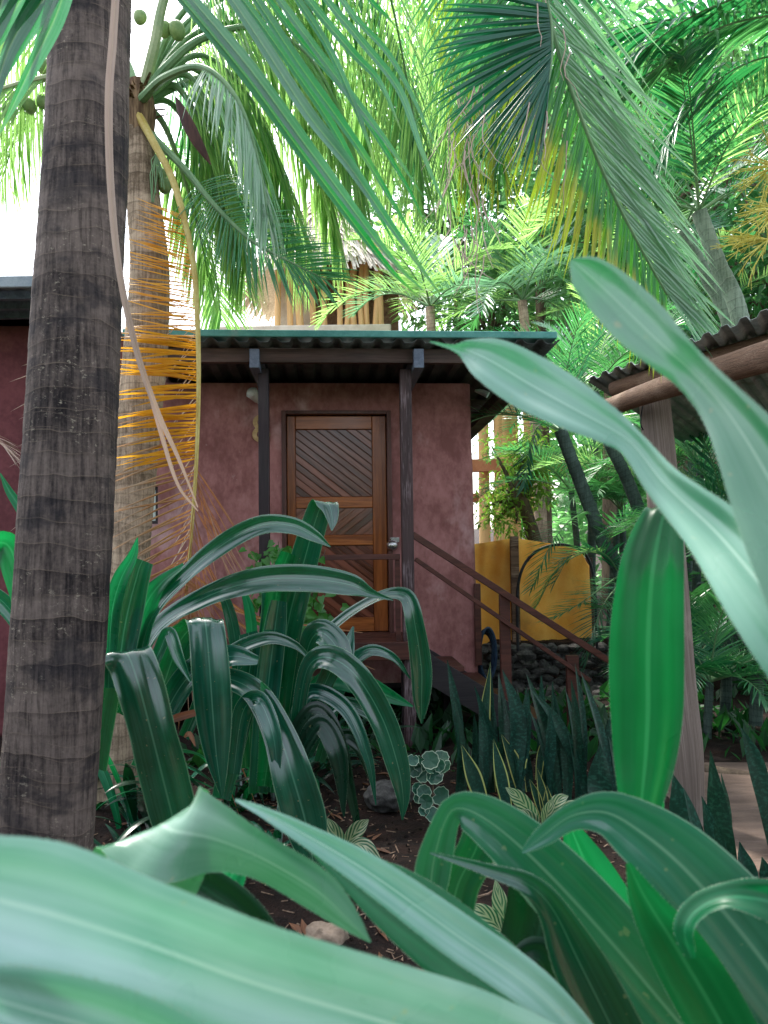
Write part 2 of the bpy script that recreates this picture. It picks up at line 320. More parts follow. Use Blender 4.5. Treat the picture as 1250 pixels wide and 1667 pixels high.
M['rachis_yel'] = surf_mat('rachis_yellow', (0.38, 0.26, 0.06), (0.5, 0.42, 0.16), 6, 0.5, 0.1)
M['bark1'] = trunk_mat('palm_bark_dark', (0.015, 0.012, 0.013), (0.165, 0.127, 0.110), (0.20, 0.15, 0.115), 13.0, warp=2.2, blotch=0.55, white=0.6)
M['bark2'] = trunk_mat('palm_bark_grey', (0.12, 0.083, 0.055), (0.52, 0.39, 0.28), (0.10, 0.075, 0.06), 15.0, white=0.5, warp=2.6)
M['bark3'] = trunk_mat('areca_bark', (0.10, 0.14, 0.10), (0.26, 0.32, 0.25), (0.42, 0.42, 0.36), 11.0, white=0.2)
M['bark_dk'] = trunk_mat('areca_bark_dark', (0.03, 0.045, 0.04), (0.09, 0.13, 0.11), (0.02, 0.025, 0.02), 19.0, white=0.1)
M['bark_t'] = surf_mat('tree_bark', (0.07, 0.05, 0.035), (0.2, 0.15, 0.1), 8, 0.9, 0.6, (1, 1, 0.25))
M['husk'] = surf_mat('fibre_husk', (0.08, 0.045, 0.025), (0.25, 0.16, 0.09), 30, 0.95, 0.6, (1, 1, 0.1))
M['coconut'] = surf_mat('coconut', (0.16, 0.26, 0.10), (0.30, 0.38, 0.17), 9, 0.4, 0.1, c3=(0.36, 0.32, 0.16), s3=6, r3=(0.58, 0.75))
M['spathe'] = surf_mat('spathe', (0.035, 0.015, 0.015), (0.1, 0.045, 0.035), 14, 0.6, 0.3, (1, 1, 0.2))
M['flower'] = surf_mat('palm_flower', (0.46, 0.40, 0.06), (0.62, 0.56, 0.16), 20, 0.6, 0.2)
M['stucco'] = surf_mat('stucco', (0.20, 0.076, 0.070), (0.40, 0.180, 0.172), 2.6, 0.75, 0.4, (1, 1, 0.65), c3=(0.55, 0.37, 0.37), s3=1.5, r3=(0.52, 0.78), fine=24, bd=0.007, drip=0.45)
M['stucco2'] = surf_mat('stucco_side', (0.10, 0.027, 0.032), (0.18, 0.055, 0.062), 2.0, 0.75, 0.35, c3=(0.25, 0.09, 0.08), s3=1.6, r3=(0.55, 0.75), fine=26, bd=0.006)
M['post'] = wood_mat('post_wood', (0.022, 0.012, 0.013), (0.075, 0.04, 0.042), 2, 0.55, 0.5, 22, pale=(0.20, 0.15, 0.16))
M['post2'] = wood_mat('post_wood_dark', (0.014, 0.010, 0.013), (0.04, 0.025, 0.03), 2, 0.5, 0.4, 22)
M['rail'] = wood_mat('rail_wood', (0.04, 0.013, 0.010), (0.105, 0.034, 0.024), 0, 0.5, 0.35, 22)
M['strg'] = wood_mat('stringer_wood', (0.012, 0.010, 0.012), (0.035, 0.028, 0.03), 0, 0.6, 0.35, 22)
M['brk'] = wood_mat('bracket_wood', (0.09, 0.11, 0.16), (0.17, 0.20, 0.27), 1, 0.6, 0.35, 20)
M['fascia'] = wood_mat('fascia_wood', (0.035, 0.02, 0.016), (0.10, 0.06, 0.05), 0, 0.6, 0.35, 20)
M['door_v'] = wood_mat('door_wood_vertical', (0.13, 0.032, 0.010), (0.34, 0.10, 0.026), 2, 0.22, 0.2, 20)
M['door_h'] = wood_mat('door_wood_horizontal', (0.16, 0.04, 0.011), (0.42, 0.13, 0.032), 0, 0.22, 0.2, 20)
M['door_p1'] = wood_mat('door_planks', (0.06, 0.016, 0.010), (0.21, 0.066, 0.040), (0, R(-38), 0), 0.18, 0.35, 26, perplank=0.35, spec=0.4)
M['door_p2'] = wood_mat('door_planks_up', (0.06, 0.016, 0.010), (0.21, 0.066, 0.040), (0, R(38), 0), 0.18, 0.35, 26, perplank=0.35, spec=0.6)
M['frame'] = wood_mat('frame_wood', (0.05, 0.018, 0.015), (0.12, 0.045, 0.035), 2, 0.4, 0.3, 20)
M['log'] = wood_mat('weathered_log', (0.085, 0.062, 0.052), (0.30, 0.235, 0.20), 2, 0.8, 0.7, 14, pale=(0.36, 0.29, 0.25))
M['logb'] = wood_mat('brown_log', (0.05, 0.026, 0.016), (0.23, 0.13, 0.085), 0, 0.75, 0.6, 14, pale=(0.34, 0.24, 0.18))
M['endg'] = surf_mat('log_end', (0.42, 0.36, 0.32), (0.6, 0.54, 0.5), 30, 0.8, 0.3)
M['tin'] = surf_mat('roof_tin', (0.05, 0.055, 0.055), (0.13, 0.14, 0.14), 5, 0.55, 0.1, metal=0.3)
M['tin_pale'] = surf_mat('shelter_tin', (0.16, 0.19, 0.19), (0.34, 0.38, 0.38), 4, 0.5, 0.1, metal=0.3, c3=(0.12, 0.10, 0.09), s3=3, r3=(0.55, 0.7))
M['tin_teal'] = surf_mat('roof_flashing', (0.06, 0.22, 0.20), (0.11, 0.31, 0.28), 5, 0.45, 0.08, c3=(0.2, 0.3, 0.28), s3=3)
M['tin_grey'] = surf_mat('roof_grey', (0.20, 0.23, 0.27), (0.30, 0.33, 0.37), 5, 0.5, 0.08, metal=0.2)
M['metal_w'] = surf_mat('white_metal', (0.68, 0.72, 0.76), (0.84, 0.87, 0.9), 20, 0.4, 0.05)
M['glass_w'] = surf_mat('lamp_glass', (0.55, 0.6, 0.66), (0.8, 0.82, 0.85), 20, 0.15, 0.02, spec=0.8)
M['steel'] = surf_mat('handle_steel', (0.35, 0.33, 0.33), (0.6, 0.58, 0.57), 20, 0.25, 0.05, metal=0.9)
M['brass'] = surf_mat('number_brass', (0.40, 0.26, 0.12), (0.55, 0.38, 0.2), 20, 0.5, 0.05)
M['black'] = surf_mat('black_pipe', (0.012, 0.012, 0.014), (0.04, 0.04, 0.045), 12, 0.4, 0.1)
M['hose'] = surf_mat('hose_blue', (0.015, 0.03, 0.06), (0.04, 0.07, 0.11), 12, 0.4, 0.1)
M['tarp'] = surf_mat('orange_canvas', (0.86, 0.36, 0.055), (0.95, 0.50, 0.12), 2.5, 0.85, 0.25, c3=(0.66, 0.30, 0.08), s3=2.2, r3=(0.55, 0.75), fine=90)
M['stone'] = surf_mat('dark_stone', (0.022, 0.020, 0.021), (0.10, 0.095, 0.09), 5, 0.85, 0.6, c3=(0.24, 0.22, 0.2), s3=4, r3=(0.6, 0.75), fine=40)
M['rock'] = surf_mat('tan_rock', (0.13, 0.092, 0.066), (0.27, 0.205, 0.155), 8, 0.85, 0.5, c3=(0.07, 0.05, 0.038), s3=9, r3=(0.55, 0.7), fine=60)
M['soil'] = surf_mat('soil', (0.005, 0.0032, 0.0026), (0.030, 0.0155, 0.011), 7, 0.95, 1.0, c3=(0.06, 0.037, 0.029), s3=26, r3=(0.62, 0.72), fine=70, bd=0.03, detail=8)
M['path'] = surf_mat('path_earth', (0.085, 0.058, 0.045), (0.155, 0.11, 0.085), 3, 0.9, 0.5, (1, 3, 1), fine=90, c3=(0.14, 0.10, 0.085), s3=7)
M['chip'] = surf_mat('litter', (0.10, 0.06, 0.04), (0.30, 0.21, 0.15), 30, 0.9, 0.3)
M['thatch'] = surf_mat('thatch', (0.50, 0.43, 0.34), (0.80, 0.74, 0.64), 5, 0.95, 0.6, (8, 8, 0.6))
M['pole'] = wood_mat('hut_pole', (0.56, 0.31, 0.11), (0.80, 0.53, 0.25), 2, 0.7, 0.3, 12)
M['hutwall'] = surf_mat('hut_wall', (0.12, 0.07, 0.04), (0.26, 0.16, 0.09), 10, 0.9, 0.4)
M['cream'] = surf_mat('hut_slab', (0.55, 0.47, 0.36), (0.7, 0.62, 0.5), 4, 0.9, 0.2)
M['terra'] = surf_mat('terracotta', (0.42, 0.15, 0.07), (0.55, 0.24, 0.12), 4, 0.8, 0.3)
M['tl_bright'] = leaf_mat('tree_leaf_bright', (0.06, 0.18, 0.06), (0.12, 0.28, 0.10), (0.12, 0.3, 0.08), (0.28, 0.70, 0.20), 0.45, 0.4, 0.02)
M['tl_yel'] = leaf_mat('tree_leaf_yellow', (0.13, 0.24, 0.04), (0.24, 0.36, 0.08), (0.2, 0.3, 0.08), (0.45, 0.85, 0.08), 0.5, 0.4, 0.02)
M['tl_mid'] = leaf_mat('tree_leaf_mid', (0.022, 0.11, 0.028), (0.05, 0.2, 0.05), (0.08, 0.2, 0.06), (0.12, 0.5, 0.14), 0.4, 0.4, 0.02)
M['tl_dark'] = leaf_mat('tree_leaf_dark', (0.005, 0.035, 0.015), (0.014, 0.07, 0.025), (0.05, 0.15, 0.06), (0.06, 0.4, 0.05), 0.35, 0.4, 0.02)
M['pane'] = surf_mat('window_pane', (0.6, 0.66, 0.62), (0.75, 0.8, 0.74), 8, 0.12, 0.02, spec=0.8)
M['dirt_hill'] = surf_mat('hill_earth', (0.06, 0.08, 0.03), (0.14, 0.16, 0.07), 2, 0.95, 0.8, fine=20)
#SECTION2
# ------------------------------------------------------------------ ground, path
def sstep(a, b, x): t = min(1, max(0, (x - a) / (b - a))); return t * t * (3 - 2 * t)
PATHX = lambda y: 1.72 + 0.05 * math.sin(y * 1.3) - sstep(4.2, 2.6, y) * -0.25
def gz(x, y):
    z = 0.0
    r2 = math.hypot(x, y)
    near = 1 - sstep(10, 16, r2)
    soil = near * (1 - sstep(PATHX(y) - 0.35, PATHX(y) - 0.05, x) * (1 - sstep(5.35, 5.8, y)))
    z += soil * (0.05 * noise.noise(Vector((x * 1.4, y * 1.4, 0))) + 0.022 * noise.noise(Vector((x * 6, y * 6, 3))) + 0.011 * noise.noise(Vector((x * 17, y * 17, 5))))
    z += 0.5 * sstep(8.75, 9.15, y) * sstep(0.9, 1.3, x)
    z += 2.6 * sstep(20, 60, y)
    return z
def axis_vals(lo, hi, dlo, dhi, d):
    mid = list(np.arange(dlo, dhi, d)); a = list(dlo - np.geomspace(0.1, dlo - lo, 34)[::-1]); b = list(dhi + np.geomspace(0.1, hi - dhi, 34))
    return a + mid + b
gx, gy = axis_vals(-160, 160, -2.2, 3.2, 0.035), axis_vals(-60, 260, 1.6, 7.0, 0.035)
mb = MB()
for y in gy:
    for x in gx: mb.vert((x, y, gz(x, y)))
nx = len(gx)
for j in range(len(gy) - 1):
    for i in range(nx - 1): mb.face((j*nx+i, j*nx+i+1, (j+1)*nx+i+1, (j+1)*nx+i))
tag(mb.build('ground', M['soil'], local=True), kind='structure')
mb = MB(); ys = np.linspace(-4, 5.75, 80); nn = 14
for j, y in enumerate(ys):
    x0 = PATHX(y) + 0.05 * noise.noise(Vector((0, y * 3, 0)))
    for i in range(nn + 1):
        x = x0 + (9 - x0) * (i / nn) ** 1.6
        mb.vert((x, y, 0.006 + (0.012 * (noise.noise(Vector((x * 3, y * 3, 9))) + 0.6) if i else -0.02)))
for j in range(len(ys) - 1):
    for i in range(nn): a = j * (nn + 1) + i; mb.face((a, a + 1, a + nn + 2, a + nn + 1))
tag(mb.build('path', M['path'], local=True), kind='structure')
# soil litter: bits of bark, leaf and small clods
mb = MB()
for k in range(2600):
    x, y = random.uniform(-1.7, 1.65), random.uniform(2.2, 6.0)
    z = gz(x, y); a = random.uniform(0, 6.28)
    if random.random() < 0.45:
        l, wd = random.uniform(0.008, 0.035), random.uniform(0.002, 0.006)
        d = Vector((math.cos(a), math.sin(a), random.uniform(-.3, .3)))
        mb.beam(Vector((x, y, z + 0.004)) - d * l, Vector((x, y, z + 0.006)) + d * l, wd, wd * 0.6, 0)
    else:
        r = random.uniform(0.004, 0.013); b = len(mb.v)
        for q in ((1,0,0),(0,1,0),(-1,0,0),(0,-1,0),(0,0,1),(0,0,-1)):
            mb.vert(Vector((x, y, z + r * 0.4)) + Vector(q) * r * random.uniform(0.6, 1.3))
        for q in ((0,1,4),(1,2,4),(2,3,4),(3,0,4),(1,0,5),(2,1,5),(3,2,5),(0,3,5)): mb.face([b + i for i in q], 1 if random.random() < .8 else 0)
tag(mb.build('soil_litter', [M['chip'], M['soil']], local=True, smooth=False), kind='stuff')
mb = MB()
for k in range(420):
    x, y = random.uniform(-1.7, 1.65), random.uniform(2.2, 6.4); z = gz(x, y) + 0.006; a = random.uniform(0, 6.28); l = random.uniform(.02, .075); d = Vector((math.cos(a), math.sin(a), random.uniform(-.15, .25))).normalized(); s = d.cross(Vector((0, 0, 1))) * l * random.uniform(.1, .3); b = len(mb.v); u_ = Vector((0, 0, l * random.uniform(.02, .2)))
    for p, uv in ((-d * l, (0, .5)), (s + u_, (.5, 0)), (d * l, (1, .5)), (-s + u_ * .6, (.5, 1))): mb.vert(Vector((x, y, z)) + p, uv)
    mb.face((b, b + 1, b + 2)); mb.face((b, b + 2, b + 3))
tag(mb.build('leaf_litter', M['dead'], local=True, smooth=False), kind='stuff')
def rock_mesh(mb, c, r, sc=(1, 1, 0.75), n=12, m=0, rough=0.35):
    sd_ = Vector((random.uniform(-50, 50), random.uniform(-50, 50), random.uniform(-50, 50)))
    planes = [(Vector((random.gauss(0,1), random.gauss(0,1), random.gauss(0,1))).normalized(), random.uniform(0.62, 0.95)) for _ in range(9)]
    b = len(mb.v); h = n // 2
    for i in range(h + 1):
        th = math.pi * i / h
        for k in range(n):
            ph = 2 * math.pi * k / n
            d = Vector((math.sin(th) * math.cos(ph), math.sin(th) * math.sin(ph), math.cos(th)))
            rr = 1.0
            for nn_, off in planes:
                dt = d.dot(nn_)
                if dt > 0.05: rr = min(rr, off / dt)
            rr *= 1 + rough * 0.3 * noise.noise(d * 2.4 + sd_)
            mb.vert(Vector(c) + Vector((d.x * sc[0], d.y * sc[1], d.z * sc[2])) * r * rr)
    for i in range(h):
        for k in range(n): k2 = (k + 1) % n; mb.face((b+i*n+k, b+(i+1)*n+k, b+(i+1)*n+k2, b+i*n+k2), m)
for (px, py, wpx, lab) in ((533, 1526, 66, 'rounded tan rock half buried in the dark soil'), 
                           (600, 1372, 16, 'small dark pebble beside the striped plant'), (632, 1302, 70, 'broad dull stone in the shade under the deck')):
    g0 = G(px, py + 12); mb = MB(); rock_mesh(mb, g0 + Vector((0, 0, wpx * spx(g0.y) * 0.22)), wpx * spx(g0.y) * 0.56, (1, 0.8, 0.6), 40, rough=0.8)
    tag(mb.build('rock', M['rock'] if wpx > 60 and py > 1400 else M['stone']), lab, 'rock')
mb = MB(); mb.tube([P(775, 1460, 3.25) + Vector((0, 0, .0)), P(795, 1455, 3.27), P(806, 1447, 3.29)], [0.004, 0.005, 0.003], 6)
tag(mb.build('twig', M['chip']), 'short pale twig lying on the soil', 'twig')

# ------------------------------------------------------------------ the cabin
HO = Vector((0, 7.2, 0)); HY = R(4)
VH = Vector((-math.sin(HY), math.cos(HY), 0)); UH = Vector((math.cos(HY), math.sin(HY), 0))
def H(px, py, v):
    d = ray(px, py); t = (v - (CAM - HO).dot(VH)) / d.dot(VH); p = CAM + d * t - HO
    return p.dot(UH), p.z
cabin = thing('cabin', 'maroon plastered cabin with a varnished plank door and a corrugated roof', 'cabin', HO, HY)
def cb(mb, name, mat, parent=cabin, **k): return mb.build(name, mat, parent, local=True, **k)
VP = -0.75
uL, uR0 = H(225, 800, 0)[0], H(766, 600, 0)[0]; uR1 = H(781, 1100, 0)[0]
zr = H(600, 558, -1.05)[1]; zdeck = H(600, 1044, VP)[1]
dl, dt_ = H(458, 669, 0); dr = H(636, 672, 0)[0]; db = H(600, 1032, 0)[1]
ztop = zr - 0.10
VB = 5.6
zw0 = H(780, 1108, 0)[1]
mb = MB()
def wallpoly(poly): mb.prism(poly, lambda p, d: (p[0], d, p[1]), 0.0, 0.22)
wu0, wz0 = H(236, 853, 0); wu1, wz1 = H(257, 792, 0)
wallpoly([(uL, zw0), (wu0, zw0), (wu0, ztop), (uL, ztop)])
wallpoly([(wu1, zw0), (dl, zw0), (dl, ztop), (wu1, ztop)])
wallpoly([(wu0, zw0), (wu1, zw0), (wu1, wz0), (wu0, wz0)]); wallpoly([(wu0, wz1), (wu1, wz1), (wu1, ztop), (wu0, ztop)])
wallpoly([(dl, dt_), (dr, dt_), (dr, ztop), (dl, ztop)]); wallpoly([(dl, zw0), (dr, zw0), (dr, db), (dl, db)])
# right hand piece with a rounded, slightly battered corner
def rc(z): return uR0 + (uR1 - uR0) * (1 - (z - 0.3) / 3.0) + 0.012 * noise.noise(Vector((0, 0, z * 2)))
b = len(mb.v); zs = np.linspace(zw0, ztop, 24); na = 7
for z in zs:
    e = rc(z); row = [(dr, 0.0)] + [(e - 0.07 + 0.07 * math.sin(a), 0.07 - 0.07 * math.cos(a)) for a in np.linspace(0, math.pi / 2, na)] + [(e, VB)]
    for p in row: mb.vert((p[0], p[1], z))
nr = na + 2
for i in range(len(zs) - 1):
    for k in range(nr - 1): mb.face((b+i*nr+k, b+i*nr+k+1, b+(i+1)*nr+k+1, b+(i+1)*nr+k))
mb.box(uL, uL + 0.2, 0.223, VB, zw0, ztop); mb.box(uL, uR0, VB + 0.003, VB + 0.2, zw0, ztop)
cb(mb, 'wall', M['stucco'])
mb = MB(); mb.box(uL + .03, uR1 - 0.03, 0.03, VB, zw0 - 0.05, zw0 - 0.004); cb(mb, 'light_block_slab', M['post2'])  # dark slab added below the floor to block light
mb = MB(); mb.box(uL, uR1 - 0.1, 1.3, 1.5, -0.05, zw0 - 0.052); cb(mb, 'dark_void_skirt', M['stone'])  # dark stone skirt added to keep the space under the floor black
for u in (uL + .2, (uL + uR1) / 2, uR1 - .25):
    mb = MB(); mb.box(u - .08, u + .08, 0.06, 0.22, -0.02, zw0 - 0.052); cb(mb, 'pier', M['post2'])
mb = MB(); fw = 0.03
for a in ((wu0, wu1, wz0, wz0 + fw), (wu0, wu1, wz1 - fw, wz1), (wu0, wu0 + fw, wz0 + fw, wz1 - fw), (wu1 - fw, wu1, wz0 + fw, wz1 - fw)): mb.box(a[0], a[1], 0.04, 0.1, a[2], a[3])
win = cb(mb, 'window', M['post2']); mb = MB(); mb.box(wu0 + fw, wu1 - fw, 0.06, 0.07, wz0 + fw, wz1 - fw); mb.build('pane', M['pane'], win, local=True)
# roof: corrugated sheet, teal flashing along the front edge, purlins, fascia
uA, uB = H(200, 560, -1.05)[0], H(912, 560, -1.05)[0]
mb = MB(); pitch = 0.166; n = int((uB - uA) / pitch * 8)
b = 0; vs = np.linspace(-1.05, VB + 0.6, 10)
def corr(u): 
    f = (u / pitch) % 1.0
    return 0.034 * (sstep(0.08, 0.25, f) * (1 - sstep(0.5, 0.67, f)))
us = np.linspace(uA, uB, n)
for v in vs:
    for u in us: mb.vert((u, v, zr + corr(u) - 0.035 * (v + 1.05) + (0.03 if v < -1 else 0) * 0))
for j in range(len(vs) - 1):
    for i in range(n - 1): mb.face((j*n+i, j*n+i+1, (j+1)*n+i+1, (j+1)*n+i))
roof = cb(mb, 'roof', M['tin'], solid=0.004)
z0, z1 = H(600, 553, -1.06)[1], H(600, 541.5, -1.06)[1]
mb = MB(); mb.box(uA, uB - 0.03, -1.075, -0.82, zr + 0.038, zr + 0.038 + (z1 - z0)); cb(mb, 'roof_flashing', M['tin_teal'], bevel=0.008)
mb = MB(); mb.box(uA + 0.1, uB - 0.35, -0.92, -0.86, zr - 0.13, zr - 0.012)
cb(mb, 'fascia', M['fascia'], bevel=0.004)
for v in (0.9, 2.2, 3.5, 4.8):
    mb = MB(); zz = zr - 0.035 * (v + 1.05); mb.box(uR0 + 0.02, uB - 0.12, v, v + 0.09, zz - 0.15, zz - 0.008); cb(mb, 'purlin', M['fascia'])
for u in (uR0 + 0.28, uB - 0.2):
    mb = MB(); mb.beam((u, -0.80, zr - 0.19), (u, VB + 0.5, zr - 0.19 - 0.035 * 6.8), 0.07, 0.1); cb(mb, 'rafter', M['fascia'])
# posts with their bracket beams
zg = 0.0
for (px, pw, mat, zb) in ((429, 17, 'post2', H(436, 920, VP)[1] - 1.0), (659, 19, 'post', -0.02)):
    u0, zt = H(px, 592, VP); w2 = pw * spx(6.45) / 2
    mb = MB(); mb.box(u0 - w2, u0 + w2, VP - w2, VP + w2, max(zb, -0.02), zr - 0.15); cb(mb, 'porch_post', M[mat], bevel=0.006)
for (px, px1) in ((406, 422), (673, 690)):
    a, zt = H(px, 568, -0.98); c, zb = H(px1, 599, -0.98)
    mb = MB(); mb.box(a, c, -0.99, -0.03, zb, zt); cb(mb, 'bracket', M['brk'], bevel=0.004)
# deck
uD0, uD1 = H(330, 1050, VP)[0], H(668, 1050, VP)[0]; zd0 = H(600, 1073, VP)[1]
mb = MB(); mb.box(uD0, uD1, VP - 0.10, VP - 0.052, zd0, zdeck); cb(mb, 'deck_beam', M['rail'], bevel=0.004)
mb = MB()
k = 0; v = VP - 0.05
while v < -0.02: mb.box(uD0, uD1, v, min(v + 0.113, -0.004), zdeck - 0.045, zdeck - 0.006 + random.uniform(-.002, .002)); v += 0.118
cb(mb, 'deck', M['rail'], bevel=0.003)
for px in (420, 664):
    u0 = H(px, 1100, VP + 0.1)[0]; mb = MB(); mb.box(u0 - 0.05, u0 + 0.05, VP + 0.09, VP + 0.19, -0.02, zd0); cb(mb, 'deck_pier', M['post2'])
# porch rail
a, zr1 = H(436, 908, VP); c, _ = H(651, 905, VP)
mb = MB(); mb.box(a, c, VP - 0.03, VP + 0.02, zr1 - 0.028, zr1 + 0.018); cb(mb, 'porch_rail', M['rail'], bevel=0.004)
a, z_ = H(648, 1000, VP + .03); mb = MB(); mb.box(a - 0.022, a + 0.018, VP + 0.0, VP + 0.04, zdeck, zr1 - 0.03); cb(mb, 'rail_baluster', M['rail'])
# stairs, stringers, handrails
def uz(px, py, v=VP): u, z = H(px, py, v); return Vector((u, v, z))
for v in (VP - 0.02, -0.06):
    p0, p1 = uz(672, 1072), uz(905, 1215); p0.y = p1.y = v
    mb = MB(); mb.beam(p0, p1, 0.05, 0.22, up=Vector((0, 0, 1))); cb(mb, 'stringer', M['strg'], bevel=0.004)
p0, p1 = uz(700, 1068), uz(900, 1192)
for k in range(4):
    q = p0.lerp(p1, (k + 0.7) / 4.3); mb = MB(); mb.box(q.x - 0.15, q.x + 0.12, VP + 0.01, -0.09, q.z - 0.03, q.z + 0.012); cb(mb, 'tread', M['rail'], bevel=0.004)
for (A, B, h) in (((671, 870), (1010, 1088), 0.054), ((676, 910), (960, 1108), 0.036)):
    mb = MB(); mb.beam(uz(*A), uz(*B), 0.045, h); cb(mb, 'handrail', M['rail'], bevel=0.004)
for (px, py0, py1, pw) in ((823, 968, 1180, 17), (934, 1068, 1230, 20), (777, 950, 1104, 11)):
    u0, zt = H(px, py0, VP if px > 800 else -0.05); zb = H(px, py1, VP)[1]; w2 = pw * spx(6.5) / 2
    vv = VP + 0.045 if px > 800 else -0.04
    mb = MB(); mb.box(u0 - w2, u0 + w2, vv - 0.02, vv + 0.03 if px > 800 else vv + 0.03, zb, zt); cb(mb, 'handrail_post', M['rail'], bevel=0.004)
# door
FV = -0.012
mb = MB(); fwd = 0.042
mb.box(dl, dl + fwd, FV - 0.02, 0.14, db, dt_); cb(mb, 'door_jamb', M['frame'], bevel=0.006); mb = MB(); mb.box(dr - fwd, dr, FV - 0.02, 0.14, db, dt_)
cb(mb, 'door_jamb', M['frame'], bevel=0.006)
mb = MB(); mb.box(dl + fwd, dr - fwd, FV - 0.02, 0.14, dt_ - 0.035, dt_); cb(mb, 'door_header', M['frame'], bevel=0.006); mb = MB(); mb.box(dl - .02, dr + .02, -0.05, 0.15, db - 0.035, db + 0.012); cb(mb, 'door_sill', M['frame'], bevel=0.006)
d0, d1 = dl + fwd + 0.004, dr - fwd - 0.004; dz0, dz1 = db + 0.018, dt_ - 0.039
st = 0.095
def zpy(py): return H(545, py, 0.05)[1]
pl, pr = H(481, 760, 0.05)[0], H(606, 760, 0.05)[0]
mb = MB(); mb.box(d0, d1, 0.085, 0.10, dz0, dz1); door = cb(mb, 'door', M['door_v'])
for (x0, x1) in ((d0, pl), (pr, d1)):
    mb = MB(); mb.box(x0, x1, 0.045, 0.084, dz0, dz1); mb.build('stile', M['door_v'], door, local=True, bevel=0.006)
rails = ((dz1, zpy(699)), (zpy(809), zpy(827)), (zpy(871), zpy(888)), (zpy(1006), dz0))
for (a, c) in rails:
    mb = MB(); mb.box(pl + 0.001, pr - 0.001, 0.047, 0.084, min(a, c), max(a, c)); mb.build('rail', M['door_h'], door, local=True, bevel=0.006)
def clip(poly, x0, x1, z0, z1):
    for ax, lim, sg in ((0, x0, 1), (0, x1, -1), (1, z0, 1), (1, z1, -1)):
        out = []
        for i in range(len(poly)):
            p, q = poly[i], poly[(i + 1) % len(poly)]; dp, dq = sg * (p[ax] - lim), sg * (q[ax] - lim)
            if dp >= 0: out.append(p)
            if dp * dq < 0: t = dp / (dp - dq); out.append((p[0] + (q[0]-p[0])*t, p[1] + (q[1]-p[1])*t))
        poly = out
        if not poly: return []
    return poly
def planks(z0, z1, ang, mat):
    mb = MB(); d = (math.cos(ang), math.sin(ang)); nrm = (-d[1], d[0]); cx, cz = (pl + pr) / 2, (z0 + z1) / 2; wd = 0.058
    for k in range(-24, 25):
        o = k * wd; x, z = cx + nrm[0] * o, cz + nrm[1] * o; h = wd / 2 - 0.0022
        q = [(x - d[0]*2 - nrm[0]*h, z - d[1]*2 - nrm[1]*h), (x + d[0]*2 - nrm[0]*h, z + d[1]*2 - nrm[1]*h), (x + d[0]*2 + nrm[0]*h, z + d[1]*2 + nrm[1]*h), (x - d[0]*2 + nrm[0]*h, z - d[1]*2 + nrm[1]*h)]
        c = clip(q, pl + 0.002, pr - 0.002, z0 + 0.002, z1 - 0.002)
        if len(c) >= 3: mb.prism(c, lambda p, dd: (p[0], dd, p[1]), 0.062 + random.uniform(-.001, .001), 0.083)
    mb.build('panel', M[mat], door, local=True, smooth=False, bevel=0.003)
planks(rails[1][0], rails[0][1], R(-38), 'door_p1'); planks(rails[2][0], rails[1][1], R(38), 'door_p2'); planks(rails[3][0], rails[2][1], R(-38), 'door_p1')
ku, kz = H(474, 846, 0.02); mb = MB()
mb.tube([(ku, 0.045, kz), (ku, 0.03, kz), (ku, 0.0, kz), (ku, -0.02, kz), (ku, -0.035, kz), (ku, -0.04, kz)], [0.03, 0.012, 0.012, 0.026, 0.026, 0.012], 20); mb.build('knob', M['steel'], door, local=True)
# padlock bell on the right of the frame
ku, kz = H(641, 888, -0.03); mb = MB()
mb.tube([(ku - 0.012, 0.0, kz), (ku - 0.012, -0.03, kz), (ku - 0.012, -0.06, kz), (ku - 0.012, -0.085, kz), (ku - 0.012, -0.09, kz)], [0.05, 0.055, 0.05, 0.028, 0.005], 20)
mb.box(ku - 0.03, ku + 0.05, -0.045, -0.002, kz + 0.03, kz + 0.075)
cb(mb, 'door_bell', M['steel'], bevel=0.003)
# house number: an 8, part of a cabin number plate
fc = bpy.data.curves.new('number', 'FONT'); fc.body = '8'; fc.size = 0.36; fc.extrude = 0.008; fc.bevel_depth = 0.003; fc.align_x = 'CENTER'; fc.align_y = 'CENTER'
fo = bpy.data.objects.new('number_tmp', fc); COL.objects.link(fo); bpy.context.view_layer.update()
me = bpy.data.meshes.new_from_object(fo.evaluated_get(bpy.context.evaluated_depsgraph_get())); bpy.data.objects.remove(fo)
nu, nz = H(425, 700, -0.02); no = bpy.data.objects.new('house_number', me); COL.objects.link(no); no.parent = cabin; no.location = (nu, -0.014, nz); no.rotation_euler = (R(90), 0, 0)
me.materials.clear(); me.materials.append(M['brass']); ORG[no] = HO
# flood lamp on the wall
lu, lz = H(412, 642, -0.1); mb = MB()
q0 = Vector((lu + 0.075, -0.03, lz - 0.075)); q1 = Vector((lu - 0.01, -0.14, lz + 0.01)); dd = (q1 - q0)
mb.tube([Vector((lu + 0.09, 0.0, lz - 0.09)), Vector((lu + 0.09, -0.025, lz - 0.09))], [0.045, 0.045], 16)
mb.tube([q0, q0.lerp(q1, 0.35), q0.lerp(q1, 0.4), q0.lerp(q1, 0.95), q1], [0.028, 0.03, 0.04, 0.055, 0.058], 20)
lamp = cb(mb, 'wall_lamp', M['metal_w'])
mb = MB(); e = dd.normalized(); mb.tube([q1, q1 + e * 0.012, q1 + e * 0.03, q1 + e * 0.037], [0.054, 0.05, 0.032, 0.004], 20); mb.build('lamp_glass', M['glass_w'], lamp, local=True)
# lamp under the side eave
ku, kz = H(772, 635, 0.5); mb = MB(); mb.tube([(ku + .01, 0.5, kz), (ku + 0.08, 0.47, kz - 0.03), (ku + 0.13, 0.45, kz - 0.06)], [0.02, 0.03, 0.034], 14); cb(mb, 'side_lamp', M['metal_w'])

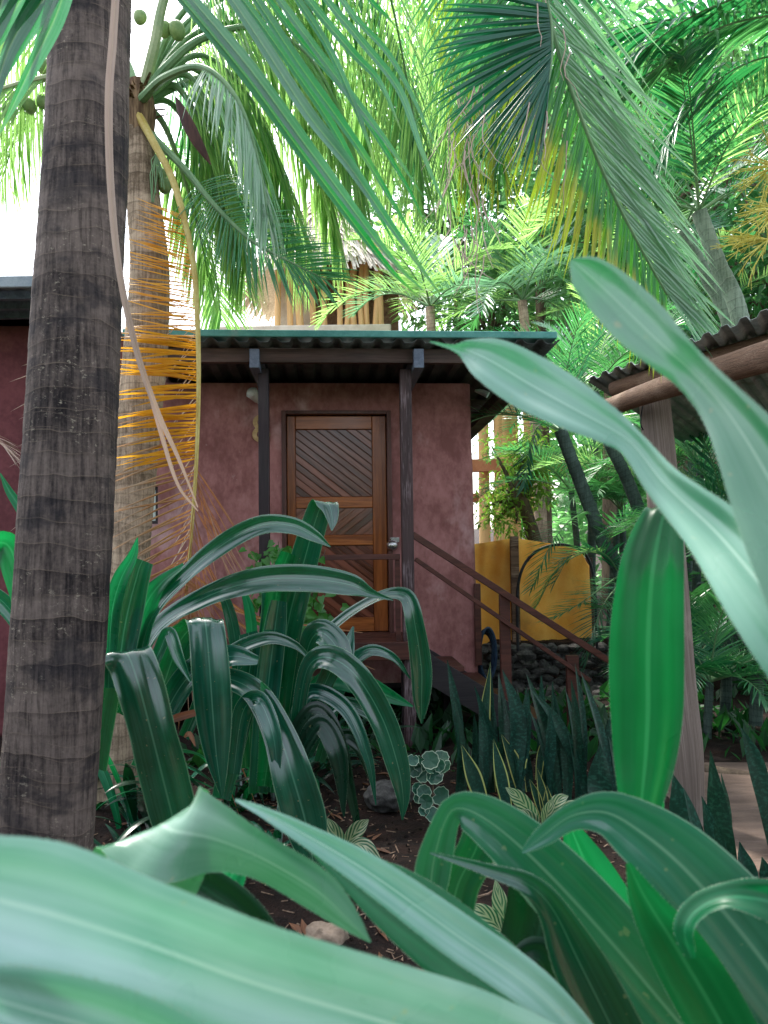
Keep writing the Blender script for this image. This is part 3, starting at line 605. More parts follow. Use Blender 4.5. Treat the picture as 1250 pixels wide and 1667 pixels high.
# ------------------------------------------------------------------ neighbouring cabin at the far left
nb0 = P(-60, 700, 6.4)
nb = thing('neighbour_cabin', 'second maroon cabin with a grey metal roof behind the dark palm trunk', 'cabin', (nb0.x, 6.9, 0))
z1, z0 = P(20, 505, 6.9).z, P(20, 462, 6.0).z; xe = P(148, 800, 6.9).x
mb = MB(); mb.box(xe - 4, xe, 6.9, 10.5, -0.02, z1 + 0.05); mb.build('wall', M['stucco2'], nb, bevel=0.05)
mb = MB(); b = 0; us = np.linspace(xe - 4.2, xe + 0.05, 260); vs = [6.0, 7.5, 9, 10.8]
for y in vs:
    for u in us: mb.vert((u, y, z0 + corr(u) * 0.8 + 0.01 * (y - 6)))
n = len(us)
for j in range(3):
    for i in range(n - 1): mb.face((j*n+i, j*n+i+1, (j+1)*n+i+1, (j+1)*n+i))
mb.build('roof', M['tin_grey'], nb, solid=0.004)
mb = MB(); mb.box(xe - 4.2, xe + .05, 5.94, 5.975, z0 - 0.05, z0 + 0.045); mb.build('fascia', M['tin_grey'], nb, bevel=0.01)
for k in range(4):
    mb = MB(); mb.box(xe - 4.2, xe + .03, 6.15 + k * 0.25, 6.2 + k * .25, z0 - 0.07, z0 - 0.003); mb.build('purlin', M['brk'], nb)

# ------------------------------------------------------------------ thatched house on the rise behind
HYY = 16.0
hb = P(540, 700, HYY); hut = thing('thatched_house', 'tall palm thatched house on log poles beyond the cabin roof', 'house', (hb.x, HYY, 0))
zs0 = P(540, 548, HYY).z; zs1 = P(540, 536, HYY).z; ztt = P(540, 425, HYY).z
def X(px, Y=HYY): return P(px, 800, Y).x
mb = MB(); mb.box(X(360), X(640), HYY - 0.35, HYY + 5, zs0 - 0.15, zs1); mb.build('floor_slab', M['cream'], hut, bevel=0.03)
mb = MB(); mb.box(X(505), X(655), HYY + 1.0, HYY + 1.1, zs1, ztt + 0.4); mb.build('wall', M['hutwall'], hut)
mb = MB(); mb.box(X(440), X(500), HYY + 1.2, HYY + 1.3, zs1, ztt + 0.4); mb.build('wall', M['cream'], hut)
for px in (452, 472, 490, 512, 530, 556, 568, 579, 590, 601, 612, 623):
    x = X(px) + random.uniform(-.03, .03); mb = MB(); r_ = random.uniform(0.055, 0.08)
    mb.tube([(x, HYY + random.uniform(-.05, .25), zs1 - .01), (x + random.uniform(-.06, .06), HYY + 0.1, (zs1 + ztt) / 2), (x + random.uniform(-.08, .08), HYY + 0.15, ztt + 0.5)], [r_, r_ * .95, r_ * .9], 10); mb.build('pole', M['pole'], hut)
for px in (792, 815, 832, 848, 876):
    x = X(px); mb = MB(); r_ = random.uniform(0.10, 0.16)
    mb.tube([(x, HYY + random.uniform(0, .8), -0.1), (x + random.uniform(-.2, .1), HYY + 0.3, zs0)], [r_, r_ * .85], 10); mb.build('stilt', M['pole'], hut)
mb = MB(); za, zb = P(790, 768, HYY).z, P(790, 748, HYY).z; mb.box(X(700), X(960), HYY - 0.1, HYY + 0.1, za, zb); mb.build('beam', M['terra'], hut)
mb = MB(); za, zb = P(790, 810, HYY).z, P(790, 795, HYY).z; mb.box(X(700), X(830), HYY + 1.4, HYY + 1.6, za, zb); mb.build('beam', M['terra'], hut)
mb = MB(); c = Vector((X(530), HYY + 1.5, 0)); ap = ztt + 2.3
for layer in range(7):
    f0 = layer / 7
    for k in range(520):
        a = random.uniform(0, 6.283); f = f0 + random.uniform(0, 0.16)
        rad_ = lambda q: (2.0 * (1 - q) + 0.05); zz = lambda q: ztt - 0.1 + (ap - ztt) * q
        l = random.uniform(0.10, 0.2); f1 = max(-0.10, f - l); d = Vector((math.cos(a), math.sin(a), 0)); s_ = Vector((-math.sin(a), math.cos(a), 0)) * random.uniform(0.02, 0.06)
        pA = c + d * rad_(f) + Vector((0, 0, zz(f) + 0.04)); pB = c + d * (rad_(f1) + random.uniform(0, .06)) + Vector((0, 0, zz(f1) + random.uniform(-.12, .12))) + s_ * random.uniform(-2, 2)
        b = len(mb.v)
        for p in (pA - s_, pA + s_, pB + s_ * .6, pB - s_ * .6): mb.vert(p)
        mb.face((b, b+1, b+2, b+3))
b = len(mb.v); n = 48
for k in range(n):
    a = 6.283 * k / n; mb.vert(c + Vector((math.cos(a) * 1.9, math.sin(a) * 1.9, ztt)))
t_ = mb.vert(c + Vector((0, 0, ap - 0.1)))
for k in range(n): mb.face((b + k, b + (k + 1) % n, t_))
mb.build('thatch_roof', M['thatch'], hut, smooth=False)

# ------------------------------------------------------------------ orange canvas screen, stone wall, arch, hose
Y0 = 9.4
scr = thing('canvas_screen', 'orange canvas screen stretched between posts behind the stone wall', 'screen', P(835, 1036, Y0))
mb = MB(); n, m_ = 120, 30; xa, xb = P(772, 950, Y0).x, P(962, 950, Y0).x; xm = P(835, 950, Y0).x
zt_ = P(835, 876, Y0).z; zb_ = P(835, 1060, Y0).z - 0.1
for i in range(n + 1):
    x = xa - 0.4 + (xb - xa + 0.4) * i / n
    sag = 0.09 * (1 - ((x - xm) / 0.55) ** 2) if False else 0
    t = (x - xm) / ((xb - xm) if x > xm else (xm - xa + .4))
    top = zt_ - (0.16 * abs(t) ** 1.2 if x > xm else 0.09 * math.sin(min(1, abs(t)) * math.pi * 0.5)) - (0.18 * sstep(0.85, 1.0, t) if x > xm else 0)
    for j in range(m_ + 1):
        z = zb_ + (top - zb_) * j / m_
        y = Y0 + 0.02 * math.sin(x * 31 + 2 * math.sin(z * 3)) * (0.4 + 0.6 * sstep(.2, 1, j / m_)) + 0.03 * math.sin(x * 9 + z * 2) + 0.03 * noise.noise(Vector((x * 2.5, 0, z * 2.5))) + 0.05 * abs(t) + 0.012 * noise.noise(Vector((x * 9, 3, z * 6)))
        mb.vert((x, y, z))
for i in range(n):
    for j in range(m_): a = i * (m_ + 1) + j; mb.face((a, a + m_ + 1, a + m_ + 2, a + 1))
mb.build('canvas', M['tarp'], scr, solid=0.004)
for (px, w_) in ((836, 0.10), (964, 0.08)):
    mb = MB(); x = P(px, 950, Y0).x; mb.box(x - w_ / 2, x + w_ / 2, Y0 - 0.13 if px < 900 else Y0 + .1, Y0 - 0.07 if px < 900 else Y0 + .18, 0.3, zt_ + (0.02 if px < 900 else -0.25)); mb.build('post', M['fascia'] if px > 900 else M['logb'], scr, bevel=0.006)
mb = MB()
x0, x1 = P(778, 1090, 8.7).x, P(1090, 1090, 8.7).x
for row in range(8):
    x = x0 - 0.1 + random.uniform(0, .1)
    while x < x1:
        r_ = random.uniform(0.055, 0.12)
        top = 0.53 - 0.10 * sstep(2.2, 3.0, x)
        z = -0.03 + row * 0.083
        if z < top: rock_mesh(mb, (x, 8.72 + random.uniform(-.06, .05) + 0.03 * (row < 3) * -1, z + random.uniform(-.02, .02)), r_, (random.uniform(.9, 1.4), 0.9, random.uniform(.6, .9)), 14)
        x += r_ * random.uniform(1.25, 1.8)
for k in range(26):
    rock_mesh(mb, (random.uniform(x0, x1), random.uniform(8.3, 8.55), 0.03), random.uniform(0.05, 0.11), (1.2, 1, .7), 12)
tag(mb.build('stone_wall', M['stone'], smooth=False), 'low dry wall of dark loose stones below the orange canvas', 'stone wall')
mb = MB(); pts = [P(843, 1060, 8.25), P(842, 1000, 8.25), P(843, 955, 8.25), P(852, 922, 8.25), P(870, 900, 8.25), P(893, 889, 8.25), P(920, 887, 8.3), P(945, 896, 8.35), P(960, 915, 8.4), P(968, 960, 8.4), P(972, 1060, 8.4)]
mb.tube([Vector(p) for p in cr([tuple(p) for p in pts], 50)], 0.016, 12)
tag(mb.build('pipe_arch', M['black']), 'black pipe bent into an arch in front of the orange canvas', 'pipe')
mb = MB(); c = P(791, 1062, 7.35)
for k in range(7):
    pts = []; oy = -0.035 + k * 0.014; ox = random.uniform(-.012, .012)
    for a in np.linspace(0, 2 * math.pi, 36): pts.append(c + Vector((math.cos(a) * 0.075 + ox, oy * 2.4 - 0.02 * math.sin(a), math.sin(a) * 0.24 - abs(math.sin(a)) * 0.012 * k)))
    mb.tube(pts, 0.012, 8, caps=False)
tag(mb.build('hose_coil', M['hose']), 'dark blue garden hose coiled at the foot of the cabin corner', 'hose')

# ------------------------------------------------------------------ log shelter on the right
SY = 4.6
sp = G(1120, 1332)
shel = thing('log_shelter', 'open log shelter with a corrugated tin roof on a weathered post', 'shelter', (sp.x, sp.y, 0))
pts = [tuple(P(1066, 655, 4.62)), tuple(P(1074, 740, 4.62)), tuple(P(1088, 900, 4.6)), tuple(P(1103, 1100, 4.58)), tuple(P(1118, 1240, 4.56)), tuple(P(1126, 1345, 4.55))]
pth = [Vector(p) for p in cr(pts, 60)]
rr = [(25 + 3 * t) * spx(4.6) * (1 - 0.28 * sstep(0.75, 1, t)) for t in np.linspace(0, 1, 60)]
mb = MB(); mb.tube(pth, rr, 40, fn=lambda L, a: 1 + 0.05 * noise.noise(Vector((math.cos(a) * 1.5, math.sin(a) * 1.5, L * 1.5))) + 0.03 * noise.noise(Vector((math.cos(a) * 6, math.sin(a) * 6, L * .7))))
mb.build('post', M['log'], shel)
def logbeam(A, B, r0, r1, mat='logb'):
    p = [Vector(q) for q in cr([tuple(A), tuple(A.lerp(B, 0.5) + Vector((0, 0, 0.012))), tuple(B)], 40)]
    mb = MB(); mb.tube(p, [r0 + (r1 - r0) * k / 39 for k in range(40)], 28, fn=lambda L, a: 1 + 0.09 * noise.noise(Vector((math.cos(a), math.sin(a), L * 1.6))) + 0.03 * noise.noise(Vector((math.cos(a) * 5, math.sin(a) * 5, L))), caps=False)
    b = len(mb.v); seg = 28
    mb.f.append(tuple(range(seg))[::-1]); mb.m.append(1); mb.f.append(tuple(len(mb.v) - seg - 1 + k for k in range(seg))); mb.m.append(1)
    return mb.build('beam', [M[mat], M['endg']], shel)
zl = P(1000, 660, 4.66).z
A = P(992, 663, 4.70); B = P(1290, 566, 3.35); B.z = A.z + 0.0; logbeam(A, B, 0.055, 0.075)
A = P(1000, 634, 4.85); B = P(1300, 540, 3.75); B.z = A.z + 0.02; logbeam(A, B, 0.05, 0.06)
# sheet roof: its near edge climbs to the right
e0, e1 = P(958, 622, 4.95), P(1262, 507, 3.55)
back = Vector((1.5, 2.3, -0.10)); n = 230
mb = MB(); d = (e1 - e0); up = Vector((0, 0, 1))
for j in range(6):
    for i in range(n):
        t = i / (n - 1) * 1.25; L = t * d.length; f = (L / 0.125) % 1.0
        h = 0.026 * (sstep(0.0, 0.22, f) * (1 - sstep(0.5, 0.72, f)))
        mb.vert(e0 + d * t + back * (j / 5) + up * (h + 0.01 * noise.noise(Vector((t * 4, j, 0)))))
for j in range(5):
    for i in range(n - 1): mb.face((j*n+i, j*n+i+1, (j+1)*n+i+1, (j+1)*n+i))
mb.build('roof', M['tin_pale'], shel, solid=0.003)
mb = MB(); wp = [P(1052, 650, 4.5), P(1046, 662, 4.5), P(1043, 690, 4.5), P(1047, 700, 4.5)]; mb.tube([Vector(p) for p in cr([tuple(p) for p in wp], 14)], 0.004, 6); mb.build('wire', M['black'], shel)
mb = MB(); mb.tube([P(1125, 1252, 5.6), P(1180, 1262, 5.5), P(1232, 1270, 5.45), P(1275, 1262, 5.4)], [0.05, 0.055, 0.05, 0.045], 14, fn=lambda L, a: 1 + .1 * noise.noise(Vector((math.cos(a), math.sin(a), L * 3))))
tag(mb.build('edging_log', M['bark_t']), 'dark log lying along the far edge of the path', 'log')
#SECTION3
# ------------------------------------------------------------------ palm builder
UPZ = Vector((0, 0, 1))
def frond(root, pts, n=50, L=0.7, lw=0.022, mat='frond_md', rm='rachis', r0=0.016, r1=0.003, a0=65, a1=25, t0=0.15, t1=1.0, droop=0.5, up=UPZ, lift=0.15, sides=(1, -1), jit=0.10, Lp=None, seg=6, world=False, dirfn=None, tilt=0.5, drop=0.04, name='frond'):
    p = [tuple(q) if world else tuple(P(*q)) for q in pts]
    C = [Vector(q) for q in cr(p, 64)]
    rad_ = [r0 + (r1 - r0) * (i / 63) ** 0.8 for i in range(64)]
    mb = MB(); mb.tube(C, rad_, 8); fo = mb.build(name, M[rm], root)
    mb = MB()
    for s in sides:
        for k in range(n):
            if random.random() < drop: continue
            t = t0 + (t1 - t0) * (k + random.uniform(-.3, .3)) / max(1, n - 1); t = min(0.999, max(0, t))
            x = t * 63; i = min(62, int(x)); c = C[i].lerp(C[i + 1], x - i)
            T = (C[min(63, i + 2)] - C[max(0, i - 1)]).normalized()
            S = T.cross(up)
            if S.length < 0.05: S = CR.copy()
            S = S.normalized() * s; N = S.cross(T) * s
            f = (t - t0) / (t1 - t0)
            a = R(a0 + (a1 - a0) * f + random.gauss(0, 4))
            d = (T * math.cos(a) + S * math.sin(a) + N * (lift + random.gauss(0, jit))).normalized()
            if dirfn: d = dirfn(f, s, d, T, S, N)
            l = L * ((Lp(f) if Lp else (0.5 + 0.5 * math.sin(math.pi * min(1, 0.15 + f * 0.85))) ) * random.uniform(0.88, 1.1))
            pos = c + d * rad_[i] * 0.5; dr_ = droop * random.uniform(0.75, 1.3); ph = random.uniform(0, 1)
            Cs, Ss, Ns, Ws = [], [], [], []
            for q in range(seg + 1):
                g = q / seg
                Bv = T - d * T.dot(d)
                if Bv.length < 0.15: Bv = S - d * S.dot(d)
                Bv = (Bv.normalized() + N * tilt * s * 0 + N * tilt).normalized(); Bv = (Bv - d * Bv.dot(d)).normalized()
                Cs.append(pos.copy()); Ss.append(Bv); Ns.append(Bv.cross(d)); Ws.append(lw * (0.55 + 1.2 * g if g < 0.35 else 1.0 * (1 - ((g - 0.35) / 0.65) ** 1.7) + 0.03))
                pos = pos + d * (l / seg); d = (d + Vector((0, 0, -1)) * (dr_ / seg) * (0.4 + 1.4 * g)).normalized()
            # uv u runs 0..1 along the leaflet
            b = len(mb.v); mb.ribbon(Cs, Ss, Ns, Ws, fold=0.22, seg=2)
            for q in range(b, len(mb.v)): mb.uv[q] = (((q - b) // 3) / seg, mb.uv[q][1])
    mb.build('leaflets', M[mat], fo)
    return fo
def trunk(root, pts, wpx, mat, seg=40, n=160, ring=0.0, rf=13.5, name='trunk', world=False, lump=0.03):
    p = [tuple(q) if world else tuple(P(*q)) for q in pts]
    C = cr([a + (w_ * (1 if world else spx(q[2])) / 2,) for a, q, w_ in zip(p, pts, wpx)], n)
    def fn(L, a):
        ph = L * rf + 1.1 * (noise.noise(Vector((math.cos(a) * .9, math.sin(a) * .9, L * 2)))) + 0.25 * math.sin(a + L)
        f = ph % 1.0
        return 1 + ring * (0.5 - f) + lump * noise.noise(Vector((math.cos(a) * 1.5, math.sin(a) * 1.5, L * 3))) + 0.5 * lump * noise.noise(Vector((math.cos(a) * 5, math.sin(a) * 5, L * 9)))
    mb = MB(); mb.tube([Vector(c[:3]) for c in C], [c[3] for c in C], seg, fn=fn); return mb.build(name, M[mat], root)
def nut(root, p, r, mat='coconut'):
    mb = MB(); b = 0; ax = Vector((random.uniform(-.3, .3), random.uniform(-.3, .3), -1)).normalized()
    pth = [p - ax * r * 1.25 * math.cos(a) for a in np.linspace(0.08, math.pi - 0.05, 12)]
    mb.tube(pth, [r * math.sin(a) * (1 + .04 * math.cos(a)) for a in np.linspace(0.08, math.pi - 0.05, 12)], 18, fn=lambda L, a: 1 + 0.035 * math.cos(3 * a)); mb.build('coconut', M[mat], root)

# ---- front palm: dark trunk, crown above the frame
bp = P(48, 1650, 2.6); bp.z = 0
p1 = thing('palm_tree', 'big dark ringed palm trunk standing close on the left, fronds hanging from above', 'palm tree', bp, 0)
trunk(p1, [(36, 1690, 2.6), (70, 1400, 2.62), (98, 1000, 2.66), (113, 750, 2.7), (126, 500, 2.73), (140, 250, 2.76), (149, 0, 2.8), (165, -300, 2.85), (180, -620, 2.9)], (158, 146, 147, 146, 140, 134, 127, 118, 105), 'bark1', 72, 420, ring=0.012, rf=8.5, lump=0.02)
CW1 = (184, -640, 2.9)
# long frond arching over to the right
G_ = [CW1, (420, -640, 3.1), (650, -480, 3.4), (830, -200, 3.7), (893, 30, 3.85), (930, 150, 3.9), (985, 290, 3.95), (1040, 400, 4.0), (1085, 480, 4.05)]
Vd = lambda x, y: (CR * x + CU * y)
def gdir(f, s, d, T, S, N): return (Vd(-0.42 + 0.42 * f + random.gauss(0, .06), -1) + CB * random.uniform(-.3, .35)).normalized()
def g0dir(f, s, d, T, S, N): return (Vd(-0.95 + 0.2 * f + random.gauss(0, .08), -0.75 - .25 * f) + CB * random.uniform(-.2, .25)).normalized()
frond(p1, G_, 120, 0.74, 0.019, 'frond_yt', 'rachis', 0.022, 0.004, 70, 22, 0.55, 1.0, 0.25, sides=(1,), dirfn=gdir, Lp=lambda f: 1.0 - .35 * f * f, tilt=.5)
frond(p1, [(q[0] - 14, q[1] - 10, q[2] + .35) for q in G_], 80, 0.95, 0.022, 'frond_md', 'rachis', 0.02, 0.004, 70, 22, 0.28, 0.62, 0.3, sides=(1,), dirfn=g0dir, Lp=lambda f: 1.0, tilt=.5)
frond(p1, [(q[0] + 2, q[1], q[2] - 0.005) for q in G_], 130, 1.0, 0.019, 'frond_pale', 'rachis', 0.02, 0.003, 40, 14, 0.42, 1.0, 0.25, up=-CB, lift=0.22, sides=(1,), jit=0.08)
hang = lambda f, s, d, T, S, N: (d * 0.55 + Vector((random.gauss(0, .06), random.gauss(0, .06), -0.85))).normalized()
for pts, mt, L_ in (([CW1, (420, -600, 4), (640, -400, 5.2), (745, -100, 6.2), (768, 150, 6.6), (764, 290, 6.7)], 'frond_yt', 1.0), ([CW1, (400, -560, 4.2), (600, -380, 5.6), (700, -60, 6.8), (722, 160, 7.2), (728, 330, 7.3)], 'frond_lt', .95),
                   ([CW1, (330, -560, 3.5), (500, -350, 4.3), (620, -60, 5.0), (668, 160, 5.4), (690, 300, 5.5)], 'frond_lt', .95), ([CW1, (380, -600, 3.8), (600, -420, 4.8), (760, -100, 5.8), (800, 120, 6.2), (815, 270, 6.3)], 'frond_yt', .95),
                   ([CW1, (300, -500, 3.6), (430, -320, 4.6), (540, -80, 5.6), (590, 130, 6.0), (604, 250, 6.1)], 'frond_lt', 1.0), ([CW1, (360, -640, 4.2), (560, -560, 5.6), (700, -300, 6.8), (760, -20, 7.4), (780, 200, 7.6)], 'frond_md', 1.1),
                   ([CW1, (260, -460, 3.6), (360, -300, 4.6), (440, -120, 5.6), (480, 60, 6.2), (500, 180, 6.4)], 'frond_md', 1.0)):
    frond(p1, pts, 72, L_, 0.019, mt, 'rachis', 0.022, 0.004, 70, 28, t0=0.45, droop=0.8, dirfn=hang)
# near frond: broad leaflets running from the upper left to the lower right
N_ = [CW1, (220, -520, 2.3), (300, -360, 1.9), (420, -230, 1.7), (560, -120, 1.6), (640, -40, 1.58)]
def broad(root, rows, mat):
    """single leaflets of a frond close to the lens: (points, width px)"""
    fo = None
    mb = MB()
    for pts, wpx in rows:
        n = 26; C = [Vector(q) for q in cr([tuple(P(*q)) for q in pts], n)]
        Cs, Ss, Ns, Ws = [], [], [], []
        for i in range(n):
            T = (C[min(n-1, i+1)] - C[max(0, i-1)]).normalized(); V = (CAM - C[i]).normalized()
            S = T.cross(V).normalized(); S = (S * math.cos(0.35) + V * math.sin(0.35)).normalized(); S = (S - T * S.dot(T)).normalized()
            g = i / (n - 1)
            Cs.append(C[i]); Ss.append(S); Ns.append(S.cross(T)); Ws.append(wpx * spx(pts[0][2]) * (min(1, 0.6 + 1.6 * g) * (1 - max(0, (g - 0.45) / 0.55) ** 1.6) + 0.04))
        b = len(mb.v); mb.ribbon(Cs, Ss, Ns, Ws, fold=0.28, seg=4)
        for q in range(b, len(mb.v)): mb.uv[q] = (((q - b) // 5) / (n - 1), mb.uv[q][1])
    return mb
fo = MB(); C = [Vector(q) for q in cr([tuple(P(*q)) for q in N_], 50)]; fo.tube(C, [0.018 - 0.013 * i / 49 for i in range(50)], 8); fo = fo.build('frond', M['rachis'], p1)
near = [([(262, -60, 1.62), (400, 104, 1.6), (500, 240, 1.6), (635, 420, 1.6), (690, 474, 1.62)], 32), ([(330, -70, 1.58), (420, 62, 1.57), (501, 186, 1.56), (568, 270, 1.56), (640, 374, 1.57), (728, 496, 1.58)], 31),
        ([(370, -70, 1.6), (417, 0, 1.6), (491, 111, 1.6), (558, 204, 1.6), (608, 278, 1.6), (692, 422, 1.61)], 24), ([(410, -60, 1.63), (454, 0, 1.63), (534, 108, 1.63), (602, 196, 1.63), (642, 250, 1.63), (690, 322, 1.64)], 20),
        ([(445, -60, 1.6), (484, 0, 1.6), (534, 78, 1.6), (575, 168, 1.6), (600, 235, 1.6), (612, 280, 1.6)], 18), ([(490, -60, 1.66), (531, 0, 1.66), (588, 68, 1.66), (649, 146, 1.66), (686, 246, 1.66), (737, 366, 1.67)], 19),
        ([(560, -60, 1.7), (602, 0, 1.7), (630, 28, 1.7), (648, 48, 1.7)], 12), ([(460, -60, 1.67), (501, 0, 1.67), (575, 88, 1.67), (618, 135, 1.67), (655, 217, 1.67)], 20), ([(300, -60, 1.64), (380, 40, 1.63), (470, 165, 1.62), (560, 320, 1.62), (600, 390, 1.63)], 22),
        ([(350, -60, 1.65), (440, 60, 1.64), (540, 205, 1.63), (600, 320, 1.63), (655, 420, 1.64)], 20), ([(395, -60, 1.66), (475, 50, 1.66), (570, 160, 1.65), (660, 300, 1.65), (700, 380, 1.66)], 16), ([(520, -60, 1.68), (570, 20, 1.68), (640, 100, 1.68), (720, 260, 1.68)], 14)]
near = [(a_, w_ * .68) for a_, w_ in near]
broad(p1, [near[i] for i in (0, 1, 3, 5, 7, 11)], 'x').build('leaflets', M['frond_near'], fo)
broad(p1, [([(q[0] - 9, q[1] + 9, q[2] + .015) for q in near[0][0]], 22), near[2], near[4], near[6], near[9], near[10]], 'x').build('leaflets', M['frond_nearg'], fo)
# second near frond at the top left corner
N2 = [CW1, (120, -420, 2.2), (100, -250, 1.9), (60, -130, 1.75), (-20, -60, 1.7)]
fo = MB(); C = [Vector(q) for q in cr([tuple(P(*q)) for q in N2], 50)]; fo.tube(C, [0.018 - 0.012 * i / 49 for i in range(50)], 8); fo = fo.build('frond', M['rachis'], p1)
near2 = [([(120, -190, 1.8), (70, -60, 1.75), (20, 20, 1.72), (-50, 130, 1.7)], 36), ([(128, -160, 1.8), (80, -20, 1.76), (30, 60, 1.74), (-40, 200, 1.72)], 34), ([(130, -150, 1.8), (100, 0, 1.78), (50, 110, 1.76), (-5, 225, 1.75)], 26),
         ([(80, -150, 1.76), (30, -60, 1.73), (-20, 0, 1.7), (-80, 60, 1.7)], 36), ([(60, -140, 1.75), (20, -50, 1.72), (-10, 40, 1.7), (-60, 160, 1.7)], 36), ([(110, -170, 1.78), (60, -10, 1.75), (10, 90, 1.72), (-30, 240, 1.7)], 26), ([(96, -170, 1.8), (75, 5, 1.78), (52, 100, 1.78), (45, 135, 1.78)], 12)]
broad(p1, near2, 'x').build('leaflets', M['frond_near'], fo)
# dead strand hanging before the trunk
mb = MB(); ST = [(205, -400, 2.5), (191, -60, 2.42), (184, 60, 2.4), (177, 160, 2.38), (180, 300, 2.38), (194, 440, 2.4), (222, 570, 2.45), (256, 670, 2.5), (290, 745, 2.55), (322, 826, 2.6)]
wds = (10, 12, 13, 13, 12, 11, 10, 9, 6, 2)
C = cr([tuple(P(*q)) + (w_ * spx(q[2]),) for q, w_ in zip(ST, wds)], 60); C3 = [Vector(c[:3]) for c in C]
Ts = [(C3[min(59, i+1)] - C3[max(0, i-1)]).normalized() for i in range(60)]; Ss = [t.cross((CAM - c).normalized()).normalized() for t, c in zip(Ts, C3)]
mb.ribbon(C3, Ss, [s.cross(t) for s, t in zip(Ss, Ts)], [c[3] for c in C], fold=0.3, seg=4)
ST2 = [(232, 600, 2.5), (262, 705, 2.53), (290, 790, 2.56), (322, 832, 2.6)]
C = cr([tuple(P(*q)) + (w_ * spx(q[2]),) for q, w_ in zip(ST2, (3, 7, 5, 2))], 30); C3 = [Vector(c[:3]) for c in C]
Ts = [(C3[min(29, i+1)] - C3[max(0, i-1)]).normalized() for i in range(30)]; Ss = [t.cross((CAM - c).normalized()).normalized() for t, c in zip(Ts, C3)]
mb.ribbon(C3, Ss, [s.cross(t) for s, t in zip(Ss, Ts)], [c[3] for c in C], fold=0.3, seg=4)
mb.build('dead_strand', M['straw'], p1)

# ---- coconut palm behind it
bp = P(190, 1290, 5.3); bp.z = 0
p2 = thing('coconut_palm', 'grey ringed coconut palm with green nuts and a yellow dying frond', 'palm tree', bp, 0)
trunk(p2, [(180, 1300, 5.25), (192, 1050, 5.28), (207, 870, 5.3), (224, 700, 5.3), (240, 530, 5.3), (243, 430, 5.3), (232, 310, 5.3), (224, 210, 5.3), (224, 170, 5.3)], (95, 80, 76, 72, 69, 62, 54, 48, 40), 'bark2', 48, 260, ring=0.03, rf=17)
CW2 = Vector(P(226, 180, 5.3))
mb = MB()
for k in range(60):
    a = random.uniform(0, 6.28); d = Vector((math.cos(a), math.sin(a), random.uniform(.2, 1.3))).normalized(); q = CW2 + Vector((0, 0, random.uniform(-.12, .12))) + d * 0.07
    s_ = d.cross(UPZ).normalized() * random.uniform(.004, .02); b = len(mb.v); e = q + d * random.uniform(.06, .16) + Vector((0, 0, -random.uniform(0, .06)))
    for p in (q - s_, q + s_, e + s_ * .5, e - s_ * .5): mb.vert(p)
    mb.face((b, b+1, b+2, b+3))
mb.tube([CW2 + Vector((0, 0, -.2)), CW2, CW2 + Vector((0, 0, .2))], [0.1, 0.12, 0.08], 16)
mb.build('crown_fibre', M['husk'], p2)
# the dying frond, hanging straight down
D_ = [(226, 188, 5.22), (250, 232, 5.15), (280, 290, 5.08), (303, 370, 5.0), (316, 440, 4.96), (322, 540, 4.93), (323, 640, 4.92), (319, 760, 4.92), (311, 870, 4.92), (303, 960, 4.92), (298, 1020, 4.92)]
def ddir(f, s, d, T, S, N):
    j = random.gauss(0, .085)
    if f < 0.42: return (Vd(-1, 0.42 - 1.25 * f + j) + CB * random.uniform(-.25, .25)).normalized()
    return (Vd(-1, -0.12 - 1.35 * (f - 0.42) + j * 1.5) + CB * random.uniform(-.3, .3)).normalized()
frond(p2, D_, 120, 0.60, 0.019, 'frond_yellow', 'rachis_yel', 0.030, 0.006, t0=0.26, t1=0.70, droop=0.16, sides=(1,), dirfn=lambda f, s, d, T, S, N: ddir(f * 0.45, s, d, T, S, N), Lp=lambda f: (0.5 + .4 * min(1, f * 3)) * random.uniform(.75, 1.1), tilt=0.9, drop=.10)
frond(p2, [(q[0] + 2, q[1], q[2] + .04) for q in D_], 34, 0.36, 0.008, 'straw', 'rachis_yel', 0.010, 0.004, t0=0.34, t1=0.85, droop=0.2, sides=(1,), dirfn=lambda f, s, d, T, S, N: (Vd(-.8 + random.gauss(0, .15), -.55 - .6 * f + random.gauss(0, .15)) + CB * random.uniform(-.6, 0)).normalized(), Lp=lambda f: random.uniform(.6, 1.1), tilt=.4)
frond(p2, [(q[0] + 1, q[1], q[2] + .02) for q in D_[3:]], 44, 0.66, 0.014, 'frond_dry', 'rachis_yel', 0.012, 0.004, t0=0.46, t1=0.98, droop=0.08, sides=(1,), dirfn=lambda f, s, d, T, S, N: ddir(0.45 + f * 0.5, s, d, T, S, N), Lp=lambda f: 0.95, tilt=0.4)
def dd2(f, s, d, T, S, N): return (Vd(random.uniform(-.15, .75), -1) + CB * random.uniform(-.1, .5)).normalized()
frond(p2, [(q[0] + 2, q[1], q[2] - .01) for q in D_[5:]], 34, 0.85, 0.008, 'frond_dry', 'rachis_yel', 0.008, 0.003, t0=0.45, t1=1.0, droop=0.1, sides=(1, -1), dirfn=dd2, Lp=lambda f: 0.9, tilt=0.4, jit=.2)
